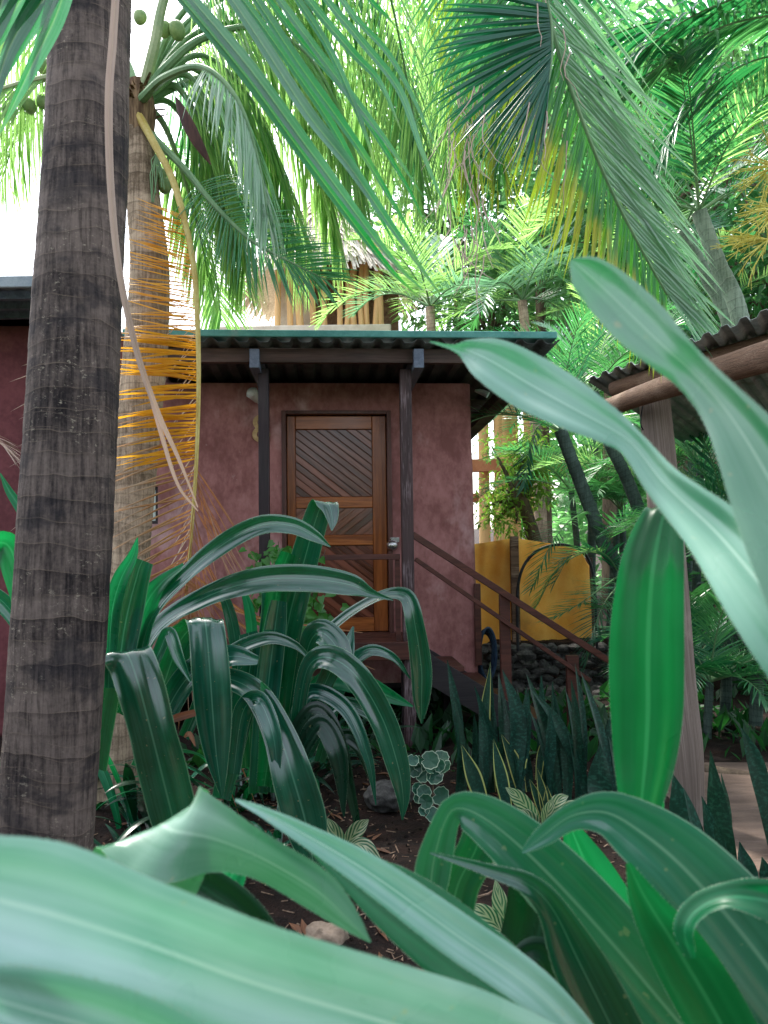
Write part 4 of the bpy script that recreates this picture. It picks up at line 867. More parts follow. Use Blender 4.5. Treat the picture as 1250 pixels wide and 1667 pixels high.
# a few long brown leaflets sweeping right
mb = MB()
for A, B_, Cc in (((305, 930), (420, 1010), (610, 1090)), ((303, 950), (400, 1000), (590, 1030)), ((300, 980), (390, 1110), (500, 1290)), ((300, 960), (380, 1080), (455, 1150)), ((298, 990), (350, 1130), (420, 1320)), ((300, 940), (430, 1040), (560, 1060)), ((298, 1000), (330, 1150), (390, 1330)), ((299, 985), (370, 1090), (470, 1180))):
    pts = [A + (4.9,), B_ + (4.75,), Cc + (4.65,)]; n = 24; C3 = [Vector(q) for q in cr([tuple(P(*q)) for q in pts], n)]
    Ts = [(C3[min(n-1, i+1)] - C3[max(0, i-1)]).normalized() for i in range(n)]; Ss = [t.cross((CAM - c).normalized()).normalized() for t, c in zip(Ts, C3)]
    b = len(mb.v); mb.ribbon(C3, Ss, [s.cross(t) for s, t in zip(Ss, Ts)], [0.016 * (1 - (i / n) ** 2) + .002 for i in range(n)], fold=0.3, seg=2)
    for q in range(b, len(mb.v)): mb.uv[q] = (((q - b) // 3) / (n - 1) * .6, mb.uv[q][1])
mb.build('dry_leaflet_spray', M['frond_dry'], p2)
# living fronds of the coconut palm
def cf(pts, *a, **k): return frond(p2, [(228, 172, 5.3)] + pts, *a, **k)
kk = dict(r0=0.032, r1=0.004)
hang = lambda f, s, d, T, S, N: (d * 0.55 + Vector((random.gauss(0, .06), random.gauss(0, .06), -0.85))).normalized()
cf([(250, 80, 5.2), (275, -20, 5.2), (360, -130, 5.3), (480, -140, 5.5), (590, -40, 5.7), (650, 100, 5.8), (672, 210, 5.85)], 74, 0.95, 0.030, 'frond_md', 'rachis_pale', 70, 30, t0=0.38, droop=0.8, dirfn=hang, **{**kk, 'r0': .045}) if False else None
frond(p2, [(228, 172, 5.3), (250, 80, 5.2), (275, -20, 5.2), (360, -130, 5.3), (480, -140, 5.5), (590, -40, 5.7), (650, 100, 5.8), (672, 210, 5.85)], 76, 1.0, 0.019, 'frond_md', 'rachis_pale', 0.045, 0.004, 70, 30, t0=0.36, droop=0.8, dirfn=hang)
frond(p2, [(230, 165, 5.3), (270, 110, 5.2), (330, 62, 5.2), (420, 45, 5.3), (500, 90, 5.4), (560, 200, 5.5), (590, 320, 5.55)], 72, 0.85, 0.019, 'frond_lt', 'rachis', 0.038, 0.004, 70, 25, t0=0.30, droop=0.8, dirfn=hang)
frond(p2, [(230, 170, 5.4), (290, 140, 5.6), (370, 120, 5.9), (450, 160, 6.2), (520, 270, 6.4), (552, 390, 6.5)], 70, 0.95, 0.019, 'frond_lt', 'rachis', 0.035, 0.004, 70, 25, t0=0.28, droop=0.9, dirfn=hang)
frond(p2, [(232, 160, 5.2), (270, 125, 4.9), (330, 110, 4.7), (385, 160, 4.6), (420, 260, 4.55), (435, 350, 4.5)], 64, 0.62, 0.016, 'frond_pale', 'rachis', 0.034, 0.004, 70, 25, t0=0.40, droop=0.9, dirfn=hang)
frond(p2, [(240, 215, 5.3), (300, 275, 5.2), (350, 335, 5.1), (410, 392, 5.05), (470, 425, 5.0), (530, 455, 5.0)], 64, 0.50, 0.013, 'frond_md', 'rachis', 0.034, 0.004, 55, 22, t0=0.32, droop=0.35, up=CB, lift=0.3)
frond(p2, [(222, 170, 5.35), (150, 125, 5.4), (60, 130, 5.4), (-40, 170, 5.4), (-120, 290, 5.4)], 60, 0.8, 0.018, 'frond_lt', 'rachis_pale', 0.045, 0.004, 70, 30, t0=0.42, droop=0.9, dirfn=hang)
frond(p2, [(222, 160, 5.5), (190, 60, 5.8), (130, -10, 6.2), (60, 20, 6.6), (10, 120, 6.9), (-10, 200, 7)], 60, 0.85, 0.018, 'frond_lt', 'rachis', 0.035, 0.004, 70, 30, t0=0.35, droop=0.9, dirfn=hang)
frond(p2, [(228, 165, 5.5), (290, 90, 6.0), (400, 60, 6.6), (520, 130, 7.0), (610, 260, 7.2)], 66, 1.0, 0.02, 'frond_lt', 'rachis', 0.035, 0.004, 70, 30, t0=0.28, droop=0.9, dirfn=hang)
frond(p2, [(226, 170, 5.5), (250, 220, 5.9), (300, 300, 6.2), (345, 420, 6.4), (360, 520, 6.5)], 60, 0.7, 0.024, 'frond_lt', 'rachis', 0.032, 0.004, 65, 30, t0=0.25, droop=0.8)
for pts, mt, L_, Yq in (([(285, 140), (345, 240), (385, 350), (398, 440)], 'frond_lt', .85, 5.9), ([(310, 110), (420, 220), (482, 340), (505, 425)], 'frond_lt', .85, 6.3), ([(265, 200), (300, 290), (325, 380), (338, 450)], 'frond_lt', .7, 6.2), ([(280, 170), (340, 260), (420, 330), (470, 360)], 'frond_md', .7, 6.5), ([(180, 130), (110, 110), (40, 190), (0, 300)], 'frond_lt', .8, 6.4),
                         ([(300, 120), (345, 190), (372, 290), (385, 370)], 'frond_lt', .80, 5.7), ([(320, 90), (400, 150), (452, 260), (470, 370)], 'frond_lt', .85, 6.0), ([(310, 60), (420, 40), (500, 120), (540, 260), (556, 350)], 'frond_lt', .9, 6.6),
                         ([(300, 40), (430, -20), (560, 40), (620, 170), (640, 300)], 'frond_lt', .95, 7.0), ([(290, 30), (380, -40), (480, -20), (530, 90), (548, 200)], 'frond_lt', .9, 5.9), ([(280, 120), (330, 150), (350, 220), (356, 300)], 'frond_pale', .75, 6.2),
                         ([(200, 90), (120, 20), (40, 30), (-20, 110), (-40, 190)], 'frond_lt', .85, 6.0), ([(330, 20), (480, -100), (640, -60), (720, 100), (740, 260)], 'frond_lt', 1.0, 7.4)):
    n_ = len(pts); frond(p2, [(228, 168, 5.4)] + [(x_, y_, 5.4 + (Yq - 5.4) * (i + 1) / n_) for i, (x_, y_) in enumerate(pts)], 66, L_, 0.018, mt, 'rachis', 0.03, 0.004, 70, 26, t0=0.30, droop=0.85, dirfn=hang)
for (px, py, r) in ((268, 302, 15), (250, 322, 13), (262, 285, 12), (254, 342, 9), (48, 172, 15), (25, 160, 14), (14, 180, 14), (70, 165, 14), (228, 28, 14), (288, 50, 17), (268, 48, 14), (70, 108, 15), (248, 300, 12)):
    nut(p2, P(px, py, 5.35 if px > 200 else 5.5), r * .82 * spx(5.2))
mb = MB(); sp_ = [(286, 158, 4.9), (298, 185, 4.9), (318, 225, 4.9), (343, 268, 4.9)]; C3 = [Vector(q) for q in cr([tuple(P(*q)) for q in sp_], 30)]
mb.tube(C3, [0.004 + 0.036 * math.sin(math.pi * min(1, i / 29 * 1.02)) ** 0.8 for i in range(30)], 14, fn=lambda L, a: 0.55 + 0.45 * abs(math.cos(a))); mb.build('spathe', M['spathe'], p2)
mb = MB()
for k in range(9):
    q = P(255, 250, 5.2); e = P(random.uniform(235, 285), random.uniform(280, 330), 5.2); mb.tube([q, q.lerp(e, .5) + Vector((random.uniform(-.04, .04), 0, .02)), e], [.006, .005, .004], 6)
mb.build('fruit_stalk', M['rachis'], p2)

# ---- generic palms with random fronds
def rfrond(root, base, az, el, L, droop=1.2, n=34, ll=0.34, lw=0.017, mat='frond_md', rm='rachis', **k):
    d = Vector((math.cos(az) * math.cos(el), math.sin(az) * math.cos(el), math.sin(el))); p = Vector(base); pts = [tuple(p)]
    for i in range(7):
        p = p + d * (L / 7); d = (d + Vector((0, 0, -1)) * droop / 7 * (0.5 + i / 6)).normalized(); pts.append(tuple(p))
    return frond(root, pts, n, ll, lw, mat, rm, k.pop('r0', 0.011), 0.002, k.pop('a0', 62), k.pop('a1', 28), t0=k.pop('t0', 0.18), droop=k.pop('ld', 0.35), lift=k.pop('lift', 0.28), world=True, seg=4, **k)
def areca(name, label, stems, mat='frond_md', bark='bark3', nf=8, L=1.2, group=None, ll=0.36, mats=None, cat='palm tree', aim=None, n=34, lw=0.017):
    b = Vector(stems[0][0]); r_ = thing(name, label, cat, (b.x, b.y, gz(b.x, b.y)), 0, group)
    for st in stems:
        pts, wd = [tuple(q) for q in st[:-1]], st[-1]
        trunk(r_, pts, [wd * (1.1 - .25 * i / len(pts)) for i in range(len(pts))], bark, 20, 90, ring=0.10, rf=11, name='stem', world=True, lump=0.02)
        top = Vector(pts[-1]); az0 = random.uniform(0, 6)
        for k in range(nf):
            az = az0 + k * 2.4 + random.uniform(-.3, .3); el = R(random.uniform(15, 75))
            rfrond(r_, top, az, el, L * random.uniform(.8, 1.15), random.uniform(1.0, 1.9), n, ll, lw, random.choice(mats) if mats else mat)
    return r_
Y_ = 7.6
ar = areca('areca_palm', 'clump of slim dark ringed stems leaning beside the orange canvas', [
    [P(1030, 1090, Y_), P(1010, 935, Y_), P(985, 890, Y_), P(958, 820, Y_), P(912, 700, Y_), 23 * spx(Y_)],
    [P(1075, 1090, Y_ + .2), P(1052, 880, Y_ + .2), P(1025, 790, Y_ + .2), P(992, 720, Y_ + .2), P(965, 640, Y_ + .2), 21 * spx(Y_)]], nf=7, L=1.25, bark='bark_dk', mats=['frond_md', 'frond_dk', 'frond_md'])
for pts, mt in (([(905, 700, Y_), (880, 690, Y_ - .2), (862, 730, Y_ - .3), (855, 790, Y_ - .35)], 'frond_dk'), ([(960, 830, Y_), (925, 850, Y_ - .3), (895, 890, Y_ - .5), (868, 955, Y_ - .6)], 'frond_md'), ([(985, 890, Y_), (1010, 850, Y_ - .3), (1050, 850, Y_ - .5), (1085, 900, Y_ - .6)], 'frond_md'),
                ([(1010, 935, Y_), (975, 960, Y_ - .3), (940, 985, Y_ - .5), (895, 1010, Y_ - .6)], 'frond_md'), ([(1015, 945, Y_), (985, 980, Y_ - .3), (965, 1030, Y_ - .4), (955, 1080, Y_ - .4)], 'frond_dk'), ([(990, 905, Y_), (950, 900, Y_ - .2), (905, 930, Y_ - .3), (875, 985, Y_ - .3)], 'frond_lt'), ([(1010, 935, Y_), (980, 900, Y_ - .3), (930, 905, Y_ - .4), (905, 945, Y_ - .4)], 'frond_dk')):
    frond(ar, pts, 30, 0.30, 0.016, mt, 'rachis', 0.009, 0.002, 60, 28, t0=0.12, droop=0.4, lift=0.3, seg=4)
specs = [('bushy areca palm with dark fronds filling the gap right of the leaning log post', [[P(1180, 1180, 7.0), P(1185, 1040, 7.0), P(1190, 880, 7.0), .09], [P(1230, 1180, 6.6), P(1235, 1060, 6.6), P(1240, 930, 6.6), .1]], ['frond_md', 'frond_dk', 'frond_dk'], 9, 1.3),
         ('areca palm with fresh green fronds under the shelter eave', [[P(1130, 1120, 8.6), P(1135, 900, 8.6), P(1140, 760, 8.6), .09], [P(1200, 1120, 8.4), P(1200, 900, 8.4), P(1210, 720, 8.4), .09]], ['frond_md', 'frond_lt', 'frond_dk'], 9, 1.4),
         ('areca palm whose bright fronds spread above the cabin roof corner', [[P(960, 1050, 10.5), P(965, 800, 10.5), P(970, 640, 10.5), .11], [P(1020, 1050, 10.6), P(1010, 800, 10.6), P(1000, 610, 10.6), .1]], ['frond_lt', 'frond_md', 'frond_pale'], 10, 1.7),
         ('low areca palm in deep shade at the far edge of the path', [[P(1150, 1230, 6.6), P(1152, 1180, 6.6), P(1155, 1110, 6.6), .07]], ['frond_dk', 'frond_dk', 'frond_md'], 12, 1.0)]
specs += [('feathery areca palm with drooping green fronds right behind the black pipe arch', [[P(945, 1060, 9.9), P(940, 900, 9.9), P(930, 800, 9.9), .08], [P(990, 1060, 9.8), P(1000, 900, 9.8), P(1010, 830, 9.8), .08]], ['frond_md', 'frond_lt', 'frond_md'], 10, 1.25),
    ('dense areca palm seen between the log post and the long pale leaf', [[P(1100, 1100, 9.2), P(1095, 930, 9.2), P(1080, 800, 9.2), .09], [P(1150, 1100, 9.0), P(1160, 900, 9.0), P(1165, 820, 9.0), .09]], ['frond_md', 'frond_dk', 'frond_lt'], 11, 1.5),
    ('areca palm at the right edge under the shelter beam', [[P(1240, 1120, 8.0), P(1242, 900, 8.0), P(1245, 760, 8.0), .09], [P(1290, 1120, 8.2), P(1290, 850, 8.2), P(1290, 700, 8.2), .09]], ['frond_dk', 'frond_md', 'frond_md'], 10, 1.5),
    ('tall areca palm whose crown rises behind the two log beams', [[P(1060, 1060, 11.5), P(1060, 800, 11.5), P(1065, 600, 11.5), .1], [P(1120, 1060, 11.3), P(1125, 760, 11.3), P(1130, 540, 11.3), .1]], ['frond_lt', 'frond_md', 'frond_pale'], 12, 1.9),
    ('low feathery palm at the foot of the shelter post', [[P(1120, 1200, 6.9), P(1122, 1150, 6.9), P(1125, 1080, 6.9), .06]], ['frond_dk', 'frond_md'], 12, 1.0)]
for lab, st, ms, nf, L in specs: areca('areca_palm', lab, st, mats=ms, nf=nf, L=L, bark='bark_dk')
# palms beyond the cabin, standing on the rise: their fronds show over the roof
def far_palm(label, px, py, Y, nf, L, mats, ll, lw, n, el=(10, 70), dr=(1.2, 2.0), wd=0.2, base=None):
    t = P(px, py, Y); b = Vector((t.x + random.uniform(-.3, .3), t.y + .3, gz(t.x, t.y)))
    r_ = thing('feather_palm', label, 'palm tree', b)
    trunk(r_, [tuple(b), tuple(b.lerp(t, .5) + Vector((.1, 0, 0))), tuple(t)], [wd * 1.2, wd, wd * .8], 'bark2', 20, 100, ring=.04, rf=9, world=True)
    az0 = random.uniform(0, 6)
    for k in range(nf):
        rfrond(r_, t, az0 + k * 2.4 + random.uniform(-.2, .2), R(random.uniform(*el)), L * random.uniform(.8, 1.15), random.uniform(*dr), n, ll, lw, random.choice(mats), r0=0.02)
    return r_
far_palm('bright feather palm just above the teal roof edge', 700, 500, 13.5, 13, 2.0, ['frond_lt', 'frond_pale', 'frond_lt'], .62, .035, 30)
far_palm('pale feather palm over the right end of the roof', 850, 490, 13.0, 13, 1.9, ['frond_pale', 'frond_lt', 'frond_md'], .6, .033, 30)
# tall areca behind the shelter with pale stems and yellow flower sprays
q = 6.6
tall = areca('tall_areca_palm', 'tall areca with pale ringed stems and yellow flower sprays behind the shelter roof', [
    [G(1275, 1180), P(1245, 800, q), P(1205, 520, q), P(1165, 420, q), P(1138, 345, q), 28 * spx(q)],
    [G(1300, 1185), P(1230, 760, q + .3), P(1185, 525, q + .3), P(1150, 450, q + .3), P(1112, 375, q + .3), 23 * spx(q)]], nf=9, L=1.7, mats=['frond_dk', 'frond_md', 'frond_lt'], ll=.42, lw=.024)
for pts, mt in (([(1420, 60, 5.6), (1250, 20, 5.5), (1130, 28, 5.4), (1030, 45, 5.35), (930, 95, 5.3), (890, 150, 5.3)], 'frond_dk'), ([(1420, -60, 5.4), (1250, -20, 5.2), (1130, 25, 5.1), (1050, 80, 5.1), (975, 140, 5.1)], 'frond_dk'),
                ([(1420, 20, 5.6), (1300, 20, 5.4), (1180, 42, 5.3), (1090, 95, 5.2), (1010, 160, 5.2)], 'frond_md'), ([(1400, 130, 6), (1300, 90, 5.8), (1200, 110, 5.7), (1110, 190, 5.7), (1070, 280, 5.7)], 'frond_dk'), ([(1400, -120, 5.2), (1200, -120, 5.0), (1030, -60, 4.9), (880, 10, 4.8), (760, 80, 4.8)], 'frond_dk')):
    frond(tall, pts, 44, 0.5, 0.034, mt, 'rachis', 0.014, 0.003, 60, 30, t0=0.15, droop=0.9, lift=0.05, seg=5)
def spray(root, px, py, Y, n=17, L=0.42):
    mb = MB(); b = P(px, py, Y)
    for k in range(n):
        d = (Vd(random.gauss(-.5, .6), random.gauss(-.25, .45)) + CB * random.gauss(0, .35)).normalized(); p = b.copy(); pts = [p.copy()]
        for q_ in range(4): p = p + d * L * random.uniform(.18, .28); d = (d + Vector((random.gauss(0, .12), 0, -.06))).normalized(); pts.append(p.copy())
        mb.tube(pts, [.007, .006, .005, .004, .002], 5)
        for j in range(7):
            s = pts[random.randint(1, 3)]; e = s + (d + Vector((random.gauss(0, .6), random.gauss(0, .6), random.gauss(0, .5)))).normalized() * random.uniform(.05, .12); mb.tube([s, e], [.004, .002], 4)
    mb.build('flower_spray', M['flower'], root)
for a in ((1262, 270, 6.1), (1268, 340, 6.0), (1250, 390, 6.2)): spray(tall, *a)
# a palm off to the right whose dark dense frond fans out at the top
fan = [(870, -90, 4.6), (893, 30, 4.55), (895, 85, 4.55), (880, 120, 4.55)]
def fdir(f, s, d, T, S, N):
    a = R(165 + 100 * f + random.gauss(0, 2)); return (Vd(math.cos(a), math.sin(a)) + CB * random.uniform(-.15, .15)).normalized()
frond(p1, [CW1, (420, -600, 3.0), (700, -360, 3.3), (850, -140, 3.5), (893, 10, 3.58), (899, 80, 3.6), (894, 135, 3.58)], 60, 0.56, 0.024, 'frond_fan', 'rachis', .018, .004, t0=.80, t1=1.0, droop=.22, sides=(1,), dirfn=fdir, Lp=lambda f: .85 + .3 * math.sin(math.pi * f), tilt=.5, jit=.02)
# dried threads hanging from it
mb = MB()
for k in range(80):
    if k in (45,): mb.build('dried_leaflet_ends', M['straw'], tall); mb = MB()
    b = P(*((random.uniform(725, 790), random.uniform(120, 420)) if k < 45 else (random.uniform(860, 930), random.uniform(-40, 230)) if k < 80 else (random.uniform(960, 1060), random.uniform(0, 220))), random.uniform(3.5, 4.3)); p = b.copy(); d = Vector((random.gauss(0, .25), 0, -1)).normalized(); pts = [p.copy()]
    for q_ in range(5): p = p + d * random.uniform(.03, .09); d = (d + Vector((random.gauss(0, .35), random.gauss(0, .2), -.1))).normalized(); pts.append(p.copy())
    mb.tube(pts, [.0035, .003, .003, .002, .002, .001], 4)
mb.build('dried_leaflet_ends', M['straw'], tall)

# ------------------------------------------------------------------ broadleaf trees in the background
def leaf_tri(mb, c, size, d, nrm, m=0):
    s = d.cross(nrm).normalized(); b = len(mb.v); w2 = size * random.uniform(.16, .24)
    mb.vert(c, (0, .5)); mb.vert(c + d * size * .45 + s * w2 + nrm * size * .05, (.4, 0)); mb.vert(c + d * size - nrm * size * .12, (1, .5)); mb.vert(c + d * size * .45 - s * w2 + nrm * size * .05, (.4, 1))
    mb.face((b, b + 1, b + 2), m); mb.face((b, b + 2, b + 3), m)
def tree(label, px, py0, py1, Y, rx, mat, n=3600, size=.2, name='leafy_tree', trunkw=.16, clumps=26):
    t0_, t1_ = P(px, py1, Y), P(px, py0, Y); b = Vector((t0_.x + random.uniform(-.4, .4), Y, gz(t0_.x, Y)))
    r_ = thing(name, label, 'tree', b); cz = (t0_.z + t1_.z) / 2; hz = max(.4, (t1_.z - t0_.z) / 2); c = Vector((t0_.x, Y, cz))
    mb = MB(); mb.tube([b, b.lerp(c, .5) + Vector((random.uniform(-.2, .2), 0, 0)), c], [trunkw, trunkw * .75, trunkw * .4], 10)
    cl = []
    for k in range(clumps):
        while True:
            q = Vector((random.uniform(-1, 1), random.uniform(-1, 1), random.uniform(-1, 1)))
            if .25 < q.length < 1: break
        q = Vector((q.x * rx, q.y * rx * .8, q.z * hz)) + c; cl.append(q); m = c.lerp(q, .5) + Vector((0, 0, -.1))
        mb.tube([c + Vector((0, 0, -hz * .4)), m, q], [trunkw * .3, trunkw * .18, .012], 6)
    mb.build('trunk', M['bark_t'], r_)
    mb = MB(); cr_ = min(rx, hz) * .5
    for k in range(n):
        q = random.choice(cl); d = Vector((random.gauss(0, 1), random.gauss(0, 1), random.gauss(0, .9))).normalized()
        p = q + d * cr_ * random.random() ** .5; dd = (d + Vector((random.gauss(0, .7), random.gauss(0, .7), random.gauss(-.4, .5)))).normalized()
        nn_ = Vector((random.gauss(0, .5), random.gauss(0, .5), 1)); nn_ = (nn_ - dd * nn_.dot(dd)).normalized()
        leaf_tri(mb, p, size * random.uniform(.6, 1.25), dd, nn_)
    mb.build('crown', M[mat], r_)
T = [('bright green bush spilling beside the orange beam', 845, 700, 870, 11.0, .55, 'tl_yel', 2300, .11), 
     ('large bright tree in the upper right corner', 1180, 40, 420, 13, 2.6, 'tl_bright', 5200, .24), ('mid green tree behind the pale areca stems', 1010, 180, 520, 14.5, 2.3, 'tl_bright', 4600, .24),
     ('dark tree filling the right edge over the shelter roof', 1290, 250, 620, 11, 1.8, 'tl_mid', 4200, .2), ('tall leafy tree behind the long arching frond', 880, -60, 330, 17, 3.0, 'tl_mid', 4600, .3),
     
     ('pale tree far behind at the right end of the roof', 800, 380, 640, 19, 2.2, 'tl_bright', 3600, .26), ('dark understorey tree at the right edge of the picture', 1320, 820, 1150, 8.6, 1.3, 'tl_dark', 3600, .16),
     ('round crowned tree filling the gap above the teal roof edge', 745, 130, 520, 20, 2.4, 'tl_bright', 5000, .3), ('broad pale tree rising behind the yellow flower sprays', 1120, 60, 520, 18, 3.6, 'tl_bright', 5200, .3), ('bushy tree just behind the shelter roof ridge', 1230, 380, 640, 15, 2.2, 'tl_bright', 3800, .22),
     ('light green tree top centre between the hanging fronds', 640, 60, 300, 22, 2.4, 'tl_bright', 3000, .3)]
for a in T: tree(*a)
# green line of woods far beyond
mb = MB()
for k in range(7000):
    x = random.uniform(10, 60); y = random.uniform(34, 48); h = gz(x, y) + random.uniform(0, 9) * (0.6 + .4 * noise.noise(Vector((x * .2, y * .2, 0))))
    dd = Vector((random.gauss(0, 1), random.gauss(0, 1), random.gauss(0, .8))).normalized(); nn_ = Vector((random.gauss(0, .5), random.gauss(0, .5), 1)); nn_ = (nn_ - dd * nn_.dot(dd)).normalized()
    leaf_tri(mb, Vector((x, y, h)), random.uniform(.7, 1.4), dd, nn_)
tag(mb.build('far_woods', M['tl_mid'], local=True), kind='stuff')
mb = MB()
for k in range(8000):
    x = random.uniform(4.3, 17); y = random.uniform(20, 26); h = random.uniform(0, 1) ** .8 * (11 + 3 * noise.noise(Vector((x * .5, y * .3, 4))))
    dd = Vector((random.gauss(0, 1), random.gauss(0, 1), random.gauss(0, .8))).normalized(); nn_ = Vector((random.gauss(0, .5), random.gauss(0, .5), 1)); nn_ = (nn_ - dd * nn_.dot(dd)).normalized()
    leaf_tri(mb, Vector((x, y, h)), random.uniform(.4, .95), dd, nn_)
tag(mb.build('hillside_woods', M['tl_bright'], local=True), kind='stuff')
# leaf ring behind the viewer, unseen, added to cut low sky light
mb = MB()
for k in range(9000):
    a = random.uniform(R(150), R(400)); r_ = random.uniform(7, 11); x, y = r_ * math.cos(a), r_ * math.sin(a)
    if y > 3.5: continue
    h = random.uniform(0, 1) ** .8 * (3.0 + 1.0 * noise.noise(Vector((a * 3, 0, 0))))
    dd = Vector((random.gauss(0, 1), random.gauss(0, 1), random.gauss(0, .8))).normalized(); nn_ = Vector((random.gauss(0, .5), random.gauss(0, .5), 1)); nn_ = (nn_ - dd * nn_.dot(dd)).normalized()
    leaf_tri(mb, Vector((x, y, h)), random.uniform(.6, 1.2), dd, nn_)
tag(mb.build('unseen_shade_woods', M['tl_mid'], local=True), kind='stuff')
#SECTION4
# ------------------------------------------------------------------ strap leaved plants
def strap(root, pts, mat='strap', fold=0.10, pleat=0.022, curl=0.0, side=None, teeth=0.0, wave=0.012, n=44, seg=12, name='leaf', label=None):
    """pts rows: (px, py, Y, width px, roll deg [, side angle deg])"""
    rows = [tuple(P(*q[:3])) + (q[3] * spx(q[2]), q[4] if len(q) > 4 else 0, q[5] if len(q) > 5 else 0) for q in pts]
    A = cr(rows, n); C = [Vector(a[:3]) for a in A]; Ss, Ns, Ws = [], [], []; prev = None
    for i in range(n):
        T = (C[min(n-1, i+1)] - C[max(0, i-1)]).normalized(); V = (CAM - C[i]).normalized()
        if side is not None:
            a = R(A[i][5] if side == 'row' else side); S = CR * math.cos(a) + CU * math.sin(a)
        else: S = T.cross(V)
        S = S - T * S.dot(T)
        S = S.normalized() if S.length > 1e-4 else (prev or CR)
        if prev is not None and S.dot(prev) < 0 and side is None: S = -S
        N = S.cross(T); r = R(A[i][4]); S2 = S * math.cos(r) + N * math.sin(r); prev = S
        Ss.append(S2); Ns.append(S2.cross(T)); Ws.append(max(0.0006, A[i][3]))
    mb = MB(); mb.ribbon(C, Ss, Ns, Ws, fold=fold, curl=curl, seg=seg, wave=wave, teeth=teeth, pleat=pleat)
    o = mb.build(name, [M[mat], M['teeth']], root)
    if label: o['label'] = label
    return o
def arcleaf(root, base, az, el, L, W, mat, droop=1.5, fold=.12, n=30, twist=0.0, teeth=0.0, kink=None):
    d = Vector((math.cos(az) * math.cos(el), math.sin(az) * math.cos(el), math.sin(el))); p = Vector(base); C, Ss, Ns, Ws = [], [], [], []
    h = Vector((-math.sin(az), math.cos(az), 0)); ph = random.uniform(-1, 1)
    for i in range(n):
        g = i / (n - 1); S = (h + UPZ * twist * (g + .2)).normalized(); S = (S - d * S.dot(d)).normalized()
        C.append(p.copy()); Ss.append(S); Ns.append(S.cross(d)); Ws.append(W * (0.55 + .9 * min(g, .5)) * max(.02, (1 - max(0, (g - .55) / .45) ** 1.8)))
        k = droop / n * (0.3 + 1.4 * g)
        if kink and abs(g - kink) < .04: k += .5
        d = (d + Vector((0, 0, -1)) * k + h * ph * .006).normalized(); p = p + d * L / n
    mb = MB(); mb.ribbon(C, Ss, Ns, Ws, fold=fold, seg=6, wave=.015, teeth=teeth); return mb.build('leaf', [M[mat], M['teeth']], root)

# -- foreground plants close to the lens
b = P(980, 1760, .62); f1 = thing('strap_leaf_plant', 'big blurred pale strap leaves sweeping along the bottom edge', 'plant', (0.35, 0.55, 0))
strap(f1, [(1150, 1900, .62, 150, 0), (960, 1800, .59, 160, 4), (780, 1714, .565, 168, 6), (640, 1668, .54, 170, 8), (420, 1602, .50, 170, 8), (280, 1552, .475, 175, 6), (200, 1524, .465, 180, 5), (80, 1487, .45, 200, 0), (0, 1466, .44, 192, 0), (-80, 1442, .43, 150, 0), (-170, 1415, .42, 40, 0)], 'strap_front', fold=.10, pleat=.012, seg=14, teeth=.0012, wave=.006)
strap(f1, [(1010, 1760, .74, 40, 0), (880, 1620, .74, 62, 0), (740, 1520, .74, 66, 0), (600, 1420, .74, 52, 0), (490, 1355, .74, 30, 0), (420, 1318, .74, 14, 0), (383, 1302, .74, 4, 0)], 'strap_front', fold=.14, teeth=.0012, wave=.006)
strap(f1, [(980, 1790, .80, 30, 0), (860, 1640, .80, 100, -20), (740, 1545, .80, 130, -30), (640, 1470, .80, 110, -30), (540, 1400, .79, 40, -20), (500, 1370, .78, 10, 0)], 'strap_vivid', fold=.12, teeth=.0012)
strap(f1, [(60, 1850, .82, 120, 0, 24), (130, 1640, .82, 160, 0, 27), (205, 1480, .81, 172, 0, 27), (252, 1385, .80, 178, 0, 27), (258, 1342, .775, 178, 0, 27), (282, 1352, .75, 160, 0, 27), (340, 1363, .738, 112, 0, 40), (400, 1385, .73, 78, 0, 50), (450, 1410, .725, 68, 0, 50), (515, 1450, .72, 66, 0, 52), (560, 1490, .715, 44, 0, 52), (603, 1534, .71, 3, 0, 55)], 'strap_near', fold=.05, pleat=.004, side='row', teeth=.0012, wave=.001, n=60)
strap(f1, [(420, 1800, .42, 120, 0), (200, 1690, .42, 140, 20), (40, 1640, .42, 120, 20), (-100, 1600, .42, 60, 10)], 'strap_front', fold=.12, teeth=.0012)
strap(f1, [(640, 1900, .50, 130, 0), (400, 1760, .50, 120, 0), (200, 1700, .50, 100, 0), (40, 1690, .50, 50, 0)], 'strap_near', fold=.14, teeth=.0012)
strap(f1, [(560, 1800, .95, 40, 0), (520, 1660, .95, 50, 0), (440, 1560, .95, 44, 0), (370, 1500, .95, 10, 0)], 'strap_vivid', fold=.16)
f2 = thing('strap_leaf_plant', 'folded strap leaves at the lower right, one vivid green', 'plant', (0.62, 0.75, 0))
strap(f2, [(1230, 1800, .95, 90, 0), (1110, 1670, .95, 118, 0), (1000, 1540, .95, 118, 0), (900, 1430, .95, 108, 0), (820, 1355, .95, 86, 0), (762, 1318, .95, 62, 15), (732, 1322, .955, 46, 30), (708, 1390, .965, 58, 20), (700, 1450, .97, 50, 0), (694, 1520, .975, 6, 0)], 'strap_fg', fold=.10, teeth=.0012, n=60)
strap(f2, [(790, 1318, 1.0, 50, 0), (775, 1380, 1.0, 62, 15), (745, 1440, 1.0, 66, 15), (735, 1500, 1.0, 70, 0), (745, 1560, 1.0, 70, 0)], 'strap', fold=.14, teeth=.0012)
strap(f2, [(1420, 1790, .84, 120, 0), (1300, 1640, .84, 150, 0), (1200, 1510, .84, 150, 0), (1110, 1410, .84, 128, 0), (1040, 1352, .84, 100, 5), (985, 1322, .84, 70, 15), (930, 1328, .845, 46, 30), (882, 1362, .85, 30, 20), (850, 1388, .855, 4, 0)], 'strap_fg', fold=.10, teeth=.0012, n=60)
